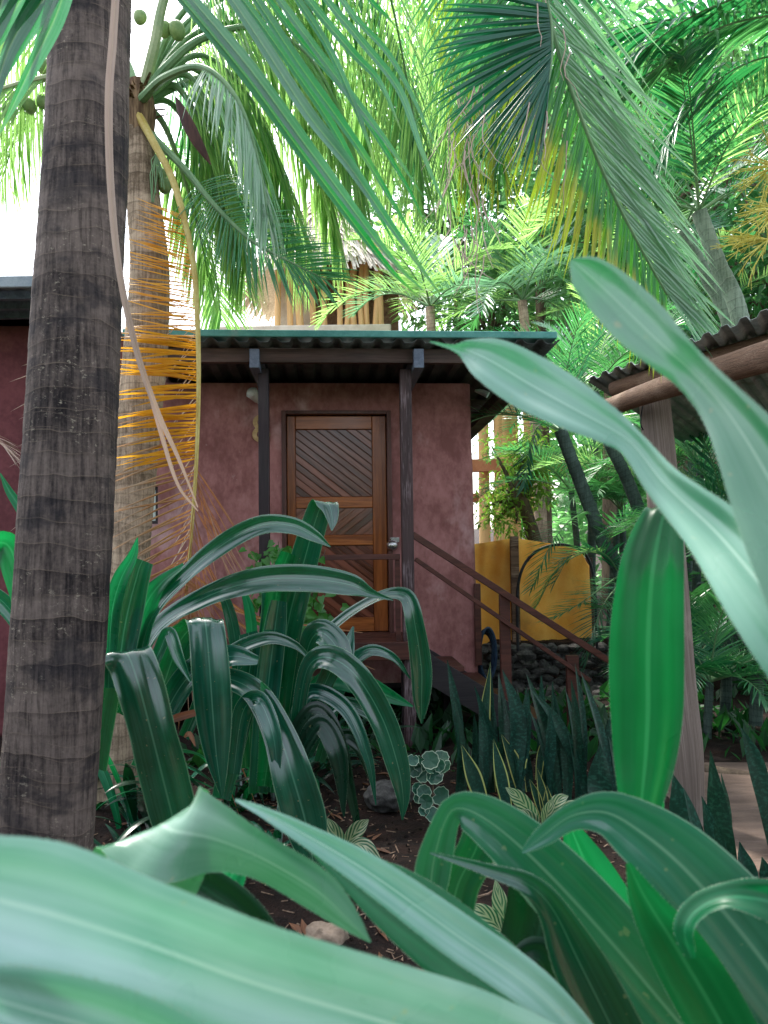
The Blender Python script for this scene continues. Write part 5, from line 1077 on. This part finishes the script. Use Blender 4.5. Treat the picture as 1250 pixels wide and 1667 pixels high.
strap(f2, [(1240, 1800, .78, 80, 0), (1170, 1660, .78, 100, 0), (1100, 1540, .78, 90, 5), (1050, 1460, .78, 52, 15), (1022, 1405, .78, 8, 0)], 'strap_vivid', fold=.2, teeth=.0012)
strap(f2, [(1125, 1560, .75, 14, 0), (1115, 1515, .75, 34, 30), (1135, 1482, .75, 42, 40), (1180, 1462, .74, 42, 35), (1240, 1465, .73, 60, 10), (1320, 1490, .72, 80, 0)], 'strap_vivid', fold=.16, teeth=.0012)
strap(f2, [(1060, 1800, .9, 90, 0), (1000, 1680, .9, 96, 10), (940, 1560, .9, 84, 10), (900, 1480, .9, 50, 15), (860, 1440, .9, 34, 0), (800, 1418, .9, 20, 0), (700, 1388, .9, 3, 0)], 'strap', fold=.14, teeth=.0012)
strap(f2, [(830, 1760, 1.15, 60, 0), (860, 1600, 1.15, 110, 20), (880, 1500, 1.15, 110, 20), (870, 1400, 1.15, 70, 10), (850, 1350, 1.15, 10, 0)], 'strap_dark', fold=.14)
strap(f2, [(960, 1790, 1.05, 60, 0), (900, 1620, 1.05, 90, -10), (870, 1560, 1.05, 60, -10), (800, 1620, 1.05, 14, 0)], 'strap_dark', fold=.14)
strap(f2, [(1080, 1680, 1.1, 60, 0), (1010, 1520, 1.1, 90, 10), (960, 1420, 1.1, 80, 10), (930, 1350, 1.1, 30, 0)], 'strap_vivid', fold=.14)
f3 = thing('strap_leaf_plant', 'long pale strap leaves crossing the right side in front of the shelter', 'plant', (0.72, 0.62, 0))
strap(f3, [(1420, 1150, .52, 190, 0), (1330, 1056, .54, 172, 5), (1250, 964, .57, 140, 8), (1166, 866, .62, 97, 12), (1082, 787, .67, 62, 20), (1031, 724, .70, 44, 10), (998, 700, .715, 56, -10), (931, 664, .74, 82, -18), (863, 626, .77, 92, -14), (800, 588, .79, 74, -8), (760, 570, .81, 34, 0), (738, 566, .815, 10, 0), (700, 556, .82, 2, 0)], 'strap_near', fold=.12, pleat=.02, seg=14, teeth=.0013, n=80)
strap(f3, [(1420, 1060, .50, 240, 0), (1330, 915, .53, 185, 0), (1262, 796, .56, 140, 6), (1215, 715, .58, 102, 12), (1172, 654, .60, 74, 20), (1125, 603, .62, 64, 16), (1090, 572, .63, 72, 8), (1040, 525, .65, 84, 0), (990, 476, .67, 76, 0), (952, 442, .68, 54, 0), (930, 424, .685, 8, 0)], 'strap_near', fold=.10, pleat=.02, seg=14, teeth=.0013, n=70)
strap(f3, [(1052, 1500, 1.130, 50, 0, 0), (1058, 1150, 1.110, 50, 0, 0), (1078, 900, 1.080, 48, 0, 0), (1088, 836, 1.040, 52, 0, 0), (1085, 824, 1.015, 56, 0, 0), (1081, 836, 1.000, 62, 0, 0), (1073, 872, 0.988, 84, 0, 0), (1064, 925, 0.975, 104, 0, 2), (1058, 1000, 0.970, 118, 0, 0), (1056, 1080, 0.965, 123, 0, 0), (1056, 1160, 0.960, 117, 0, 0), (1052, 1235, 0.955, 100, 0, 0), (1046, 1295, 0.950, 76, 0, 0), (1044, 1340, 0.950, 48, 0, 0), (1044, 1385, 0.950, 4, 0, 0)], 'strap_vivid', fold=.10, pleat=.035, seg=16, side='row', teeth=.0014, n=80)
strap(f1, [(470, 1620, .9, 50, 0), (400, 1500, .9, 66, 0), (300, 1425, .9, 60, 10), (230, 1400, .9, 40, 10), (170, 1390, .9, 6, 0)], 'strap_dark', fold=.14, teeth=.0012)
strap(f1, [(330, 1640, .95, 40, 0), (345, 1500, .95, 50, 0), (380, 1420, .95, 44, 0), (400, 1380, .95, 6, 0)], 'strap_vivid', fold=.14, teeth=.0012)
# -- the big clump in front of the cabin
g0 = G(430, 1300); mid = thing('strap_leaf_plant', 'large clump of dark glossy strap leaves arching before the cabin porch', 'plant', (g0.x, g0.y, 0))
gA = G(240, 1330); lft = thing('strap_leaf_plant', 'clump of broad drooping strap leaves right of the dark trunk', 'plant', (gA.x, gA.y, 0))
Y = 4.0
strap(mid, [(440, 1290, 4.2, 34, 0, 0), (452, 1130, 4.15, 46, 0, -6), (470, 1010, 4.1, 50, 0, -10), (496, 910, 4.05, 46, 0, -12), (516, 840, 4.0, 40, 0, -8), (527, 817, 3.97, 38, 0, 0), (536, 822, 3.93, 30, 0, 0), (541, 845, 3.91, 18, 0, 5), (540, 864, 3.9, 2, 0, 5)], 'strap', fold=.12, side='row', teeth=.0025, n=56)
strap(mid, [(420, 1290, 4.25, 30, 0), (432, 1120, 4.2, 42, 10), (446, 1000, 4.2, 40, 10), (440, 930, 4.2, 30, 0)], 'strap', fold=.2)
strap(mid, [(420, 1280, 3.95, 30, 0), (436, 1120, 3.95, 40, 0), (448, 1020, 3.95, 36, 0), (454, 978, 3.95, 26, 0)], 'strap', fold=.18)
strap(mid, [(420, 1280, 4.05, 24, 0), (446, 1000, 4.05, 34, 0), (456, 940, 4.04, 32, 0), (470, 900, 4.02, 26, 0)], 'strap_vivid', fold=.14)
strap(lft, [(215, 1140, 3.6, 26, 10), (245, 1010, 3.6, 30, 50), (300, 940, 3.6, 30, 40), (365, 885, 3.6, 32, 15), (425, 855, 3.6, 31, 10), (475, 856, 3.6, 28, 10), (510, 872, 3.6, 20, 10), (538, 890, 3.6, 2, 0)], 'strap', fold=.14, teeth=.0022)
strap(lft, [(215, 1060, 3.6, 36, 0), (235, 990, 3.6, 40, 0), (262, 950, 3.6, 26, 30), (300, 920, 3.62, 10, 40)], 'strap_vivid', fold=.14)
strap(lft, [(190, 1160, 3.7, 26, 0), (250, 1030, 3.7, 34, 45), (330, 975, 3.7, 36, 30), (420, 945, 3.7, 42, 8), (500, 942, 3.7, 44, 8), (570, 952, 3.7, 36, 8), (605, 966, 3.7, 14, 0), (640, 977, 3.7, 2, 0)], 'strap', fold=.13, teeth=.0022, n=54)
strap(mid, [(480, 1190, 4.3, 20, 0), (510, 1060, 4.3, 22, 40), (555, 1010, 4.3, 20, 45), (610, 975, 4.3, 18, 40), (645, 966, 4.3, 20, 20), (665, 975, 4.27, 26, 0), (676, 1020, 4.25, 30, 0), (686, 1090, 4.25, 34, 0), (686, 1140, 4.25, 26, 0), (686, 1178, 4.25, 2, 0)], 'strap', fold=.14, n=54, teeth=.0022)
strap(lft, [(240, 1200, 3.9, 40, 0, 0), (290, 1050, 3.85, 52, 0, 0), (322, 1012, 3.75, 54, 0, 0), (331, 1004, 3.66, 55, 0, 0), (335, 1022, 3.6, 58, 0, 0), (341, 1090, 3.56, 62, 0, 0), (346, 1160, 3.55, 60, 0, 0), (352, 1230, 3.55, 40, 0, 0), (362, 1300, 3.55, 3, 0, 0)], 'strap', fold=.12, side='row', teeth=.0025, n=56)
strap(lft, [(150, 1250, 3.6, 50, 0, 0), (170, 1100, 3.55, 66, 0, 0), (190, 1066, 3.45, 70, 0, 0), (205, 1062, 3.38, 72, 0, 4), (222, 1105, 3.33, 78, 0, 8), (245, 1190, 3.3, 76, 0, 6), (265, 1270, 3.3, 80, 0, 4), (285, 1350, 3.3, 70, 0, 4), (300, 1420, 3.3, 10, 0, 0)], 'strap', fold=.11, side='row', teeth=.0025, n=56, label='broad glossy leaf bent over and hanging')
strap(lft, [(176, 1120, 3.5, 20, 0), (182, 1000, 3.5, 26, 0), (196, 945, 3.5, 26, 15), (216, 905, 3.5, 16, 10), (224, 875, 3.5, 2, 0)], 'strap_vivid', fold=.16)
strap(lft, [(190, 1110, 3.55, 40, 0), (205, 1010, 3.55, 50, 0), (225, 930, 3.55, 40, 0), (232, 912, 3.55, 36, 0)], 'strap', fold=.16)
strap(mid, [(330, 1110, 3.8, 20, 20), (370, 1105, 3.75, 34, 20), (415, 1128, 3.7, 40, 10), (452, 1190, 3.65, 50, 0), (478, 1270, 3.6, 66, 0), (500, 1350, 3.6, 64, 0), (515, 1440, 3.6, 10, 0)], 'strap', fold=.12, teeth=.0022)
strap(mid, [(480, 1200, 3.95, 20, 0), (500, 1090, 3.9, 26, 20), (530, 1070, 3.85, 40, 20), (575, 1095, 3.8, 42, 0), (620, 1165, 3.78, 42, 0), (646, 1240, 3.76, 38, 0), (656, 1295, 3.75, 22, 0), (655, 1335, 3.75, 2, 0)], 'strap', fold=.13, teeth=.0022)
strap(mid, [(470, 1200, 4.1, 20, 0), (530, 1110, 4.1, 34, 15), (590, 1115, 4.1, 34, 0), (630, 1132, 4.1, 24, 0), (672, 1150, 4.1, 3, 0)], 'strap_vivid', fold=.14)
strap(mid, [(470, 1240, 4.1, 20, 0), (500, 1060, 4.05, 30, 0), (520, 1030, 4.0, 44, 20), (545, 1050, 3.97, 46, 25), (560, 1090, 3.95, 30, 20), (575, 1120, 3.94, 3, 0)], 'strap', fold=.14)
strap(mid, [(360, 1300, 4.1, 30, 0), (395, 1150, 4.1, 40, 0), (410, 1060, 4.1, 38, 0), (404, 1030, 4.1, 30, 0)], 'strap', fold=.16)
strap(mid, [(400, 1250, 4.2, 18, 0), (385, 1060, 4.2, 20, 0), (370, 985, 4.2, 18, 10), (350, 950, 4.2, 3, 0)], 'strap', fold=.14)
strap(mid, [(410, 1250, 4.3, 18, 0), (410, 1040, 4.3, 18, 0), (405, 990, 4.3, 16, 10), (390, 945, 4.3, 3, 0)], 'strap_vivid', fold=.14)
strap(mid, [(470, 1250, 4.0, 20, 0), (540, 1090, 4.0, 30, 10), (560, 1070, 4.0, 30, 0), (575, 1020, 4.05, 3, 0)], 'strap', fold=.14)
strap(mid, [(450, 1260, 3.9, 20, 0), (510, 1160, 3.9, 34, 20), (545, 1200, 3.88, 30, 0), (570, 1290, 3.86, 18, 0), (590, 1380, 3.85, 3, 0)], 'strap_dark', fold=.14)
strap(lft, [(230, 1250, 3.7, 34, 0), (300, 1110, 3.7, 44, 20), (370, 1070, 3.7, 40, 25), (420, 1075, 3.7, 14, 0)], 'strap', fold=.14)
strap(lft, [(220, 1150, 3.6, 20, 0), (260, 1060, 3.58, 22, 30), (275, 1030, 3.56, 20, 10), (290, 1070, 3.55, 18, 0), (310, 1110, 3.55, 3, 0)], 'strap', fold=.14)
for pts, mt in (([(500, 1230, 4.2, 16, 0), (545, 1150, 4.2, 22, 20), (600, 1160, 4.2, 22, 0), (640, 1215, 4.2, 16, 0), (662, 1290, 4.2, 2, 0)], 'strap'), ([(460, 1250, 4.0, 16, 0), (500, 1130, 4.0, 24, 10), (560, 1150, 3.95, 24, 0), (598, 1230, 3.9, 16, 0), (612, 1310, 3.9, 2, 0)], 'strap'),
                ([(380, 1260, 3.7, 20, 0), (395, 1160, 3.7, 30, 0), (420, 1140, 3.65, 30, 0), (445, 1200, 3.6, 26, 0), (452, 1290, 3.6, 2, 0)], 'strap'), ([(300, 1200, 3.9, 20, 20), (360, 1080, 3.9, 26, 30), (430, 1040, 3.9, 22, 20), (480, 1050, 3.9, 12, 0), (510, 1080, 3.9, 2, 0)], 'strap'),
                ([(520, 1240, 4.3, 18, 0), (560, 1100, 4.3, 22, 10), (600, 1060, 4.3, 20, 20), (640, 1070, 4.3, 12, 0), (668, 1105, 4.3, 2, 0)], 'strap'), ([(540, 1250, 4.1, 16, 0), (560, 1200, 4.1, 24, 10), (590, 1220, 4.1, 24, 0), (610, 1290, 4.1, 2, 0)], 'strap_dark'),
                ([(480, 1240, 3.85, 24, 0), (520, 1180, 3.85, 32, 10), (550, 1230, 3.8, 30, 0), (560, 1330, 3.8, 3, 0)], 'strap_dark'), ([(430, 1280, 3.7, 24, 0), (440, 1200, 3.7, 36, 0), (436, 1140, 3.7, 26, 0), (425, 1110, 3.7, 3, 0)], 'strap_vivid')): strap(mid, pts, mt, fold=.13, teeth=.0022)
for k in range(60):
    a = random.uniform(0, 6.283); c = random.choice(((430, 1300), (500, 1290), (380, 1320), (540, 1270), (460, 1260)))
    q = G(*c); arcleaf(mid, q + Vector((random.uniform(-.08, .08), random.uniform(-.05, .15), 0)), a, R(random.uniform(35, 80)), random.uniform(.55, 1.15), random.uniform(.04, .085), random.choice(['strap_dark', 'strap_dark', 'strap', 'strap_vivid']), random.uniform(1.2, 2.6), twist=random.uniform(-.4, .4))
for k in range(20):
    a = random.uniform(0, 6.283); q = G(random.choice((210, 260, 310)), 1350)
    arcleaf(lft, q + Vector((random.uniform(-.08, .08), random.uniform(-.05, .1), 0)), a, R(random.uniform(30, 80)), random.uniform(.5, .9), random.uniform(.05, .085), random.choice(['strap_dark', 'strap_dark', 'strap', 'strap_vivid']), random.uniform(1.2, 2.6), twist=random.uniform(-.4, .4))
q = G(20, 1330); lf2 = thing('strap_leaf_plant', 'strap leaves showing at the left edge behind the dark trunk', 'plant', (q.x, q.y, 0))
strap(lf2, [(60, 1200, 3.4, 26, 0), (50, 1020, 3.4, 40, 0), (30, 930, 3.4, 46, 10), (10, 885, 3.4, 44, 20), (-30, 890, 3.4, 30, 10)], 'strap_vivid', fold=.14)
strap(lf2, [(70, 1250, 3.4, 20, 0), (40, 1040, 3.4, 26, 20), (10, 985, 3.4, 30, 20), (-40, 950, 3.4, 20, 0)], 'strap', fold=.14)
strap(lf2, [(70, 930, 5.0, 14, 0), (40, 840, 5.0, 18, 0), (15, 800, 5.0, 12, 0), (0, 770, 5.0, 2, 0)], 'strap_vivid', fold=.14)
for k in range(22): arcleaf(lf2, q + Vector((random.uniform(-.25, .25), random.uniform(-.2, .3), 0)), random.uniform(0, 6.28), R(random.uniform(30, 80)), random.uniform(.5, .9), random.uniform(.03, .07), random.choice(['strap_dark', 'strap', 'strap_vivid']), random.uniform(1.2, 2.4))
strap(mid, [(262, 1178, 3.5, 8, 0), (290, 1168, 3.5, 13, 10), (318, 1160, 3.5, 11, 0)], 'dead', fold=.1, n=14, label='short brown broken leaf')
strap(lft, [(300, 1200, 3.5, 3, 0), (308, 1195, 3.5, 9, 30), (318, 1215, 3.5, 2, 0)], 'dead', fold=.1, n=12)
# low leafy understorey near the trunk foot
for (px, py, lab) in ((215, 1420, 'low shaded green plant at the foot of the dark trunk'), (330, 1450, 'dark low plant under the big folded leaf'), (470, 1400, 'pale leafed low plant beside the drooping clump')):
    q = G(px, py); u_ = thing('understorey_plant', lab, 'plant', (q.x, q.y, 0))
    for k in range(20): arcleaf(u_, q + Vector((random.uniform(-.1, .1), random.uniform(-.1, .1), 0)), random.uniform(0, 6.28), R(random.uniform(20, 75)), random.uniform(.2, .45), random.uniform(.025, .06), random.choice(['strap_dark', 'strap_dark', 'strap']) if px < 400 else 'strap', random.uniform(1.0, 2.2))
# -- snake plants
def blade(root, pts, w_, mat, n=26):
    Ys = pts[0][2]; rows = []
    for i, q in enumerate(pts):
        g = i / (len(pts) - 1); rows.append(q + (w_ * (0.62 + .5 * math.sin(math.pi * min(1, g * .9 + .1)) - .0) if i < len(pts) - 1 else 1.0,))
    if len(pts) == 2: rows = [rows[0], tuple((np.array(pts[0]) * .4 + np.array(pts[1]) * .6)) + (w_,), rows[1]]
    strap(root, [r_ + (random.uniform(-25, 25),) for r_ in rows], mat, fold=.16, n=n, seg=6, wave=.01)
def snake(label, base, blades, extra=0, spread=.2, mats=('snake',), hmin=.4, hmax=.85):
    q = G(*base); r_ = thing('snake_plant', label, 'plant', (q.x, q.y, 0))
    for pts, w_, mt in blades: blade(r_, pts, w_, mt)
    for k in range(extra):
        c = q + Vector((random.uniform(-spread, spread), random.uniform(-.12, .3), -.01)); h = random.uniform(hmin, hmax); d = Vector((random.gauss(0, .12), random.gauss(0, .1), 1)).normalized(); S = Vector((math.cos(random.uniform(-.9, .9)), math.sin(random.uniform(-.9, .9)), 0)); S = (S - d * S.dot(d)).normalized()
        n = 20; tw = random.uniform(-.8, .8); C, Ss, Ns, Ws = [], [], [], []; w0 = random.uniform(.045, .07)
        for i in range(n):
            g = i / (n - 1); C.append(c + d * h * g + Vector((.03 * math.sin(g * 3 + tw), 0, 0))); s2 = (S * math.cos(tw * g) + d.cross(S) * math.sin(tw * g)); Ss.append(s2); Ns.append(s2.cross(d)); Ws.append(w0 * (.65 + .5 * math.sin(math.pi * min(.9, g + .05))) * max(.02, 1 - max(0, (g - .72) / .28) ** 1.7))
        mb = MB(); mb.ribbon(C, Ss, Ns, Ws, fold=.18, seg=6); mb.build('leaf', [M[random.choice(mats)], M['teeth']], r_)
yb = 5.1
snake('dark snake plant clump in front of the stair stringer', (800, 1300), [([(754, 1240, yb), (742, 1150, yb), (728, 1074, yb)], 14, 'snake'), ([(788, 1310, 4.9), (768, 1260, 4.9), (751, 1212, 4.9)], 24, 'snake_y'), ([(800, 1290, yb), (790, 1180, yb), (798, 1078, yb)], 18, 'snake_y'), ([(850, 1290, 5), (836, 1240, 5), (816, 1195, 5)], 20, 'snake_y'), ([(826, 1315, 4.9), (814, 1260, 4.9), (803, 1203, 4.9)], 20, 'snake_y'), ([(836, 1290, 5), (842, 1170, 5), (818, 1090, 5)], 24, 'snake'), ([(846, 1275, 5), (850, 1240, 5), (864, 1217, 5)], 16, 'snake_y')], 16, .26)
snake('snake plant with one pale tubular leaf leaning right beside the stairs', (920, 1300), [([(962, 1308, 4.9), (938, 1240, 4.9), (908, 1178, 4.9), (863, 1120, 4.9)], 17, 'snake'), ([(876, 1270, 5), (882, 1225, 5), (893, 1188, 5)], 12, 'snake_y'), ([(884, 1280, 5.1), (884, 1180, 5.1), (881, 1100, 5.1)], 17, 'snake'), ([(905, 1290, 5.1), (904, 1200, 5.1), (899, 1110, 5.1)], 15, 'snake'), ([(978, 1325, 4.8), (978, 1270, 4.8), (976, 1210, 4.8)], 36, 'snake'), ([(890, 1335, 4.7), (882, 1290, 4.7), (874, 1250, 4.7)], 14, 'snake_y'), ([(884, 1330, 4.7), (874, 1295, 4.7), (862, 1268, 4.7)], 12, 'snake_y'), ([(893, 1335, 4.7), (892, 1305, 4.7), (890, 1279, 4.7)], 14, 'snake_y')], 16, .3)
snake('broad mottled snake plant leaves beside the foot of the log post', (1160, 1440), [([(1140, 1430, 4.0), (1118, 1340, 4.0), (1094, 1258, 4.0)], 46, 'snake'), ([(1190, 1450, 3.9), (1172, 1330, 3.9), (1156, 1222, 3.9)], 32, 'snake'), ([(1185, 1450, 3.85), (1165, 1370, 3.85), (1142, 1296, 3.85)], 26, 'snake'), ([(1225, 1460, 3.8), (1215, 1415, 3.8), (1204, 1370, 3.8)], 26, 'snake'), ([(1160, 1450, 4.0), (1150, 1400, 4.0), (1128, 1340, 4.0)], 30, 'snake')], 3, .15, hmin=.3, hmax=.5)
snake('single tall snake plant leaf curving at the right edge', (1262, 1400), [([(1266, 1400, 4.1), (1246, 1310, 4.1), (1228, 1235, 4.1), (1206, 1184, 4.1)], 24, 'snake'), ([(1262, 1450, 3.8), (1250, 1425, 3.8), (1240, 1395, 3.8)], 22, 'snake')])
# -- variegated plants
def striped(label, base, leaves, name='striped_plant'):
    q = G(*base); r_ = thing(name, label, 'plant', (q.x, q.y, 0))
    for (x0, y0, x1, y1, w_, bend, Yq) in leaves:
        mx, my = (x0 + x1) / 2, (y0 + y1) / 2 - bend
        strap(r_, [(x0, y0, Yq, 2, 0), ((x0 * 3 + x1) / 4, (y0 * 3 + y1) / 4 - bend * .7, Yq - .02, w_ * .8, 10), (mx, my, Yq - .04, w_, 15), ((x0 + x1 * 3) / 4, (y0 + y1 * 3) / 4 - bend * .7, Yq - .05, w_ * .75, 10), (x1, y1, Yq - .05, 1.5, 0)], 'varieg', fold=.14, n=22, wave=.02)
    mb = MB(); top = P(leaves[0][0], leaves[0][1], leaves[0][6]); mb.tube([Vector((q.x, q.y, -.01)), top], [.005, .004], 8); mb.build('stem', M['rachis'], r_)
striped('small cream striped plant in the middle of the soil bed', (566, 1420), [(560, 1384, 533, 1332, 26, 0, 3.85), (558, 1384, 600, 1334, 26, 4, 3.85), (556, 1384, 524, 1402, 26, 3, 3.8), (560, 1382, 574, 1428, 26, -2, 3.78), (566, 1378, 626, 1434, 24, 26, 3.8), (556, 1386, 600, 1446, 16, 4, 3.78)])
striped('white striped leaves beside the front folded leaf', (824, 1570), [(830, 1530, 806, 1432, 30, 0, 3.05), (820, 1520, 766, 1474, 32, 6, 3.0), (818, 1512, 806, 1584, 26, 0, 3.0), (830, 1520, 850, 1470, 22, 0, 3.0), (870, 1640, 930, 1560, 30, 8, 2.7), (880, 1630, 900, 1570, 26, 4, 2.7)])
striped('pale green low plant half hidden by the folded leaf', (805, 1420), [(812, 1400, 764, 1400, 26, 10, 3.7), (810, 1398, 780, 1375, 22, 4, 3.7), (815, 1400, 842, 1384, 22, 6, 3.7), (812, 1402, 790, 1428, 18, 0, 3.65)])
striped('cream edged plant before the snake plants', (880, 1360), [(880, 1350, 823, 1282, 26, 10, 4.2), (876, 1352, 850, 1318, 24, 4, 4.2), (884, 1346, 900, 1300, 20, 0, 4.2), (884, 1346, 925, 1296, 22, 12, 4.2), (886, 1350, 950, 1310, 22, 12, 4.2), (880, 1354, 860, 1370, 18, 0, 4.1), (886, 1352, 970, 1340, 20, 12, 4.1)])
# round leaved variegated plant
q = G(705, 1345); rp = thing('round_leaf_plant', 'round white edged leaves stacked on thin stems in the shade', 'plant', (q.x, q.y, 0))
for (px, py, r_) in ((700, 1238, 15), (684, 1243, 13), (718, 1234, 13), (724, 1250, 13), (708, 1264, 14), (690, 1262, 13), (674, 1252, 13), (672, 1238, 10), (698, 1250, 12), (714, 1246, 11), (718, 1296, 15), (690, 1290, 12), (680, 1284, 10), (693, 1305, 12), (704, 1327, 14), (682, 1300, 9), (690, 1320, 9)):
    Yq = 4.55 + random.uniform(-.06, .06); c = P(px, py, Yq); R_ = r_ * spx(Yq); nrm = (CAM - c).normalized() + Vector((random.gauss(0, .3), random.gauss(0, .3), random.uniform(.1, .7))); nrm.normalize(); x = nrm.cross(UPZ).normalized(); y = nrm.cross(x); mb = MB(); n = 40; a0 = random.uniform(0, 6)
    rings = (0.02, .35, .7, .9, 1.0)
    for rr_ in rings:
        for k in range(n):
            a = 2 * math.pi * k / n; sc = 1 + .05 * math.cos(a * 9) * rr_ - (.35 * math.exp(-((a - math.pi) * 4) ** 2)) * rr_
            mb.vert(c + (x * math.cos(a + a0) + y * math.sin(a + a0)) * R_ * rr_ * sc + nrm * R_ * (.18 * rr_ ** 2 + .05 * math.cos(a * 5) * rr_), (rr_, .5 + rr_ * .5))
    for i in range(4):
        for k in range(n): k2 = (k + 1) % n; mb.face((i*n+k, i*n+k2, (i+1)*n+k2, (i+1)*n+k))
    mb.f.append(tuple(range(n))); mb.m.append(0); mb.build('leaf', M['round'], rp)
for e in ((700, 1240), (690, 1295), (716, 1296), (703, 1325)):
    mb = MB(); e3 = P(e[0], e[1], 4.6); mb.tube([q, q.lerp(e3, .6) + Vector((.01, 0, .02)), e3], [.005, .004, .003], 6); mb.build('stem', M['bark_t'], rp)
# climbing vine on the porch corner
q = P(440, 1075, 6.2); q.z = 0; vn = thing('climbing_vine', 'small leaved green vine climbing the left porch rail', 'vine', q)
mb = MB(); sb = MB()
for (cx_, cy_, rx_, ry_, n) in ((460, 910, 36, 26, 60), (500, 1000, 36, 50, 80), (420, 960, 26, 50, 34), (412, 900, 16, 16, 6), (510, 940, 30, 30, 26), (525, 1030, 22, 30, 30), (450, 1030, 40, 40, 40)):
    for k in range(n):
        p = P(cx_ + random.gauss(0, rx_ * .55), cy_ + random.gauss(0, ry_ * .55), 6.15 + random.gauss(0, .07)); d = (Vd(random.gauss(0, 1), random.gauss(-.5, .6)) + CB * random.gauss(.3, .5)).normalized(); nn_ = (CB + UPZ * .6 + Vector((random.gauss(0, .4), random.gauss(0, .4), random.gauss(0, .4)))); nn_ = (nn_ - d * nn_.dot(d)).normalized(); s = d.cross(nn_); z = random.uniform(.05, .095); b = len(mb.v)
        for (u, v) in ((0, 0), (-.1, .32), (.25, .42), (.6, .26), (1, 0), (.6, -.26), (.25, -.42), (-.1, -.32)): mb.vert(p + d * u * z + s * v * z + nn_ * (abs(v) * .25 - .25 * u * u) * z, (max(0, u), .5 + v))
        mb.face([b + i for i in (0, 1, 2, 3, 4)]); mb.face([b + i for i in (0, 4, 5, 6, 7)])
for k in range(16):
    A = P(random.uniform(420, 500), 1060, 6.25); B_ = P(random.uniform(405, 530), random.uniform(880, 960), 6.18); sb.tube([A, A.lerp(B_, .5) + Vector((random.uniform(-.06, .06), 0, 0)), B_], [.006, .005, .003], 6)
sb.build('stems', M['bark_t'], vn); mb.build('leaves', M['vine'], vn)
# dead bits by the left wall
q = P(-40, 690, 5.6); dp = thing('dead_frond', 'dry brown frond ends poking out left of the dark trunk', 'dead frond', (q.x, q.y, 0))
frond(dp, [(95, 540, 5.4), (92, 640, 5.4), (84, 760, 5.4), (72, 880, 5.4)], 24, .36, .009, 'straw', 'rachis_yel', .01, .004, t0=0.05, droop=.1, sides=(1,), dirfn=lambda f, s, d, T, S, N: (Vd(-1, -.3 - f * .5 + random.gauss(0, .12)) + CB * random.uniform(-.3, .3)).normalized(), Lp=lambda f: random.uniform(.5, 1), name='stalk')
frond(dp, [(-60, 690, 5.5), (-30, 700, 5.5), (0, 720, 5.5), (20, 740, 5.5)], 16, .3, .009, 'straw', 'rachis_yel', .008, .003, 30, 12, t0=0.3, droop=.3, name='stalk')
# shade plants under the stairs and the far bed: ground cover
mb = MB()
for k in range(900):
    x, y = random.uniform(-1.6, 3.4), random.uniform(5.6, 8.2)
    if x > 1.5 and y < 5.9: continue
    if -0.4 < x < .45 and y < 6.0: continue
    z = gz(x, y); a = random.uniform(0, 6.28); el = random.uniform(.3, 1.4); d = Vector((math.cos(a) * math.cos(el), math.sin(a) * math.cos(el), math.sin(el))); nn_ = Vector((random.gauss(0, .3), random.gauss(0, .3), 1)); nn_ = (nn_ - d * nn_.dot(d)).normalized()
    leaf_tri(mb, Vector((x, y, z)), random.uniform(.08, .3), d, nn_)
tag(mb.build('ground_cover', M['tl_dark'], local=True), kind='stuff')
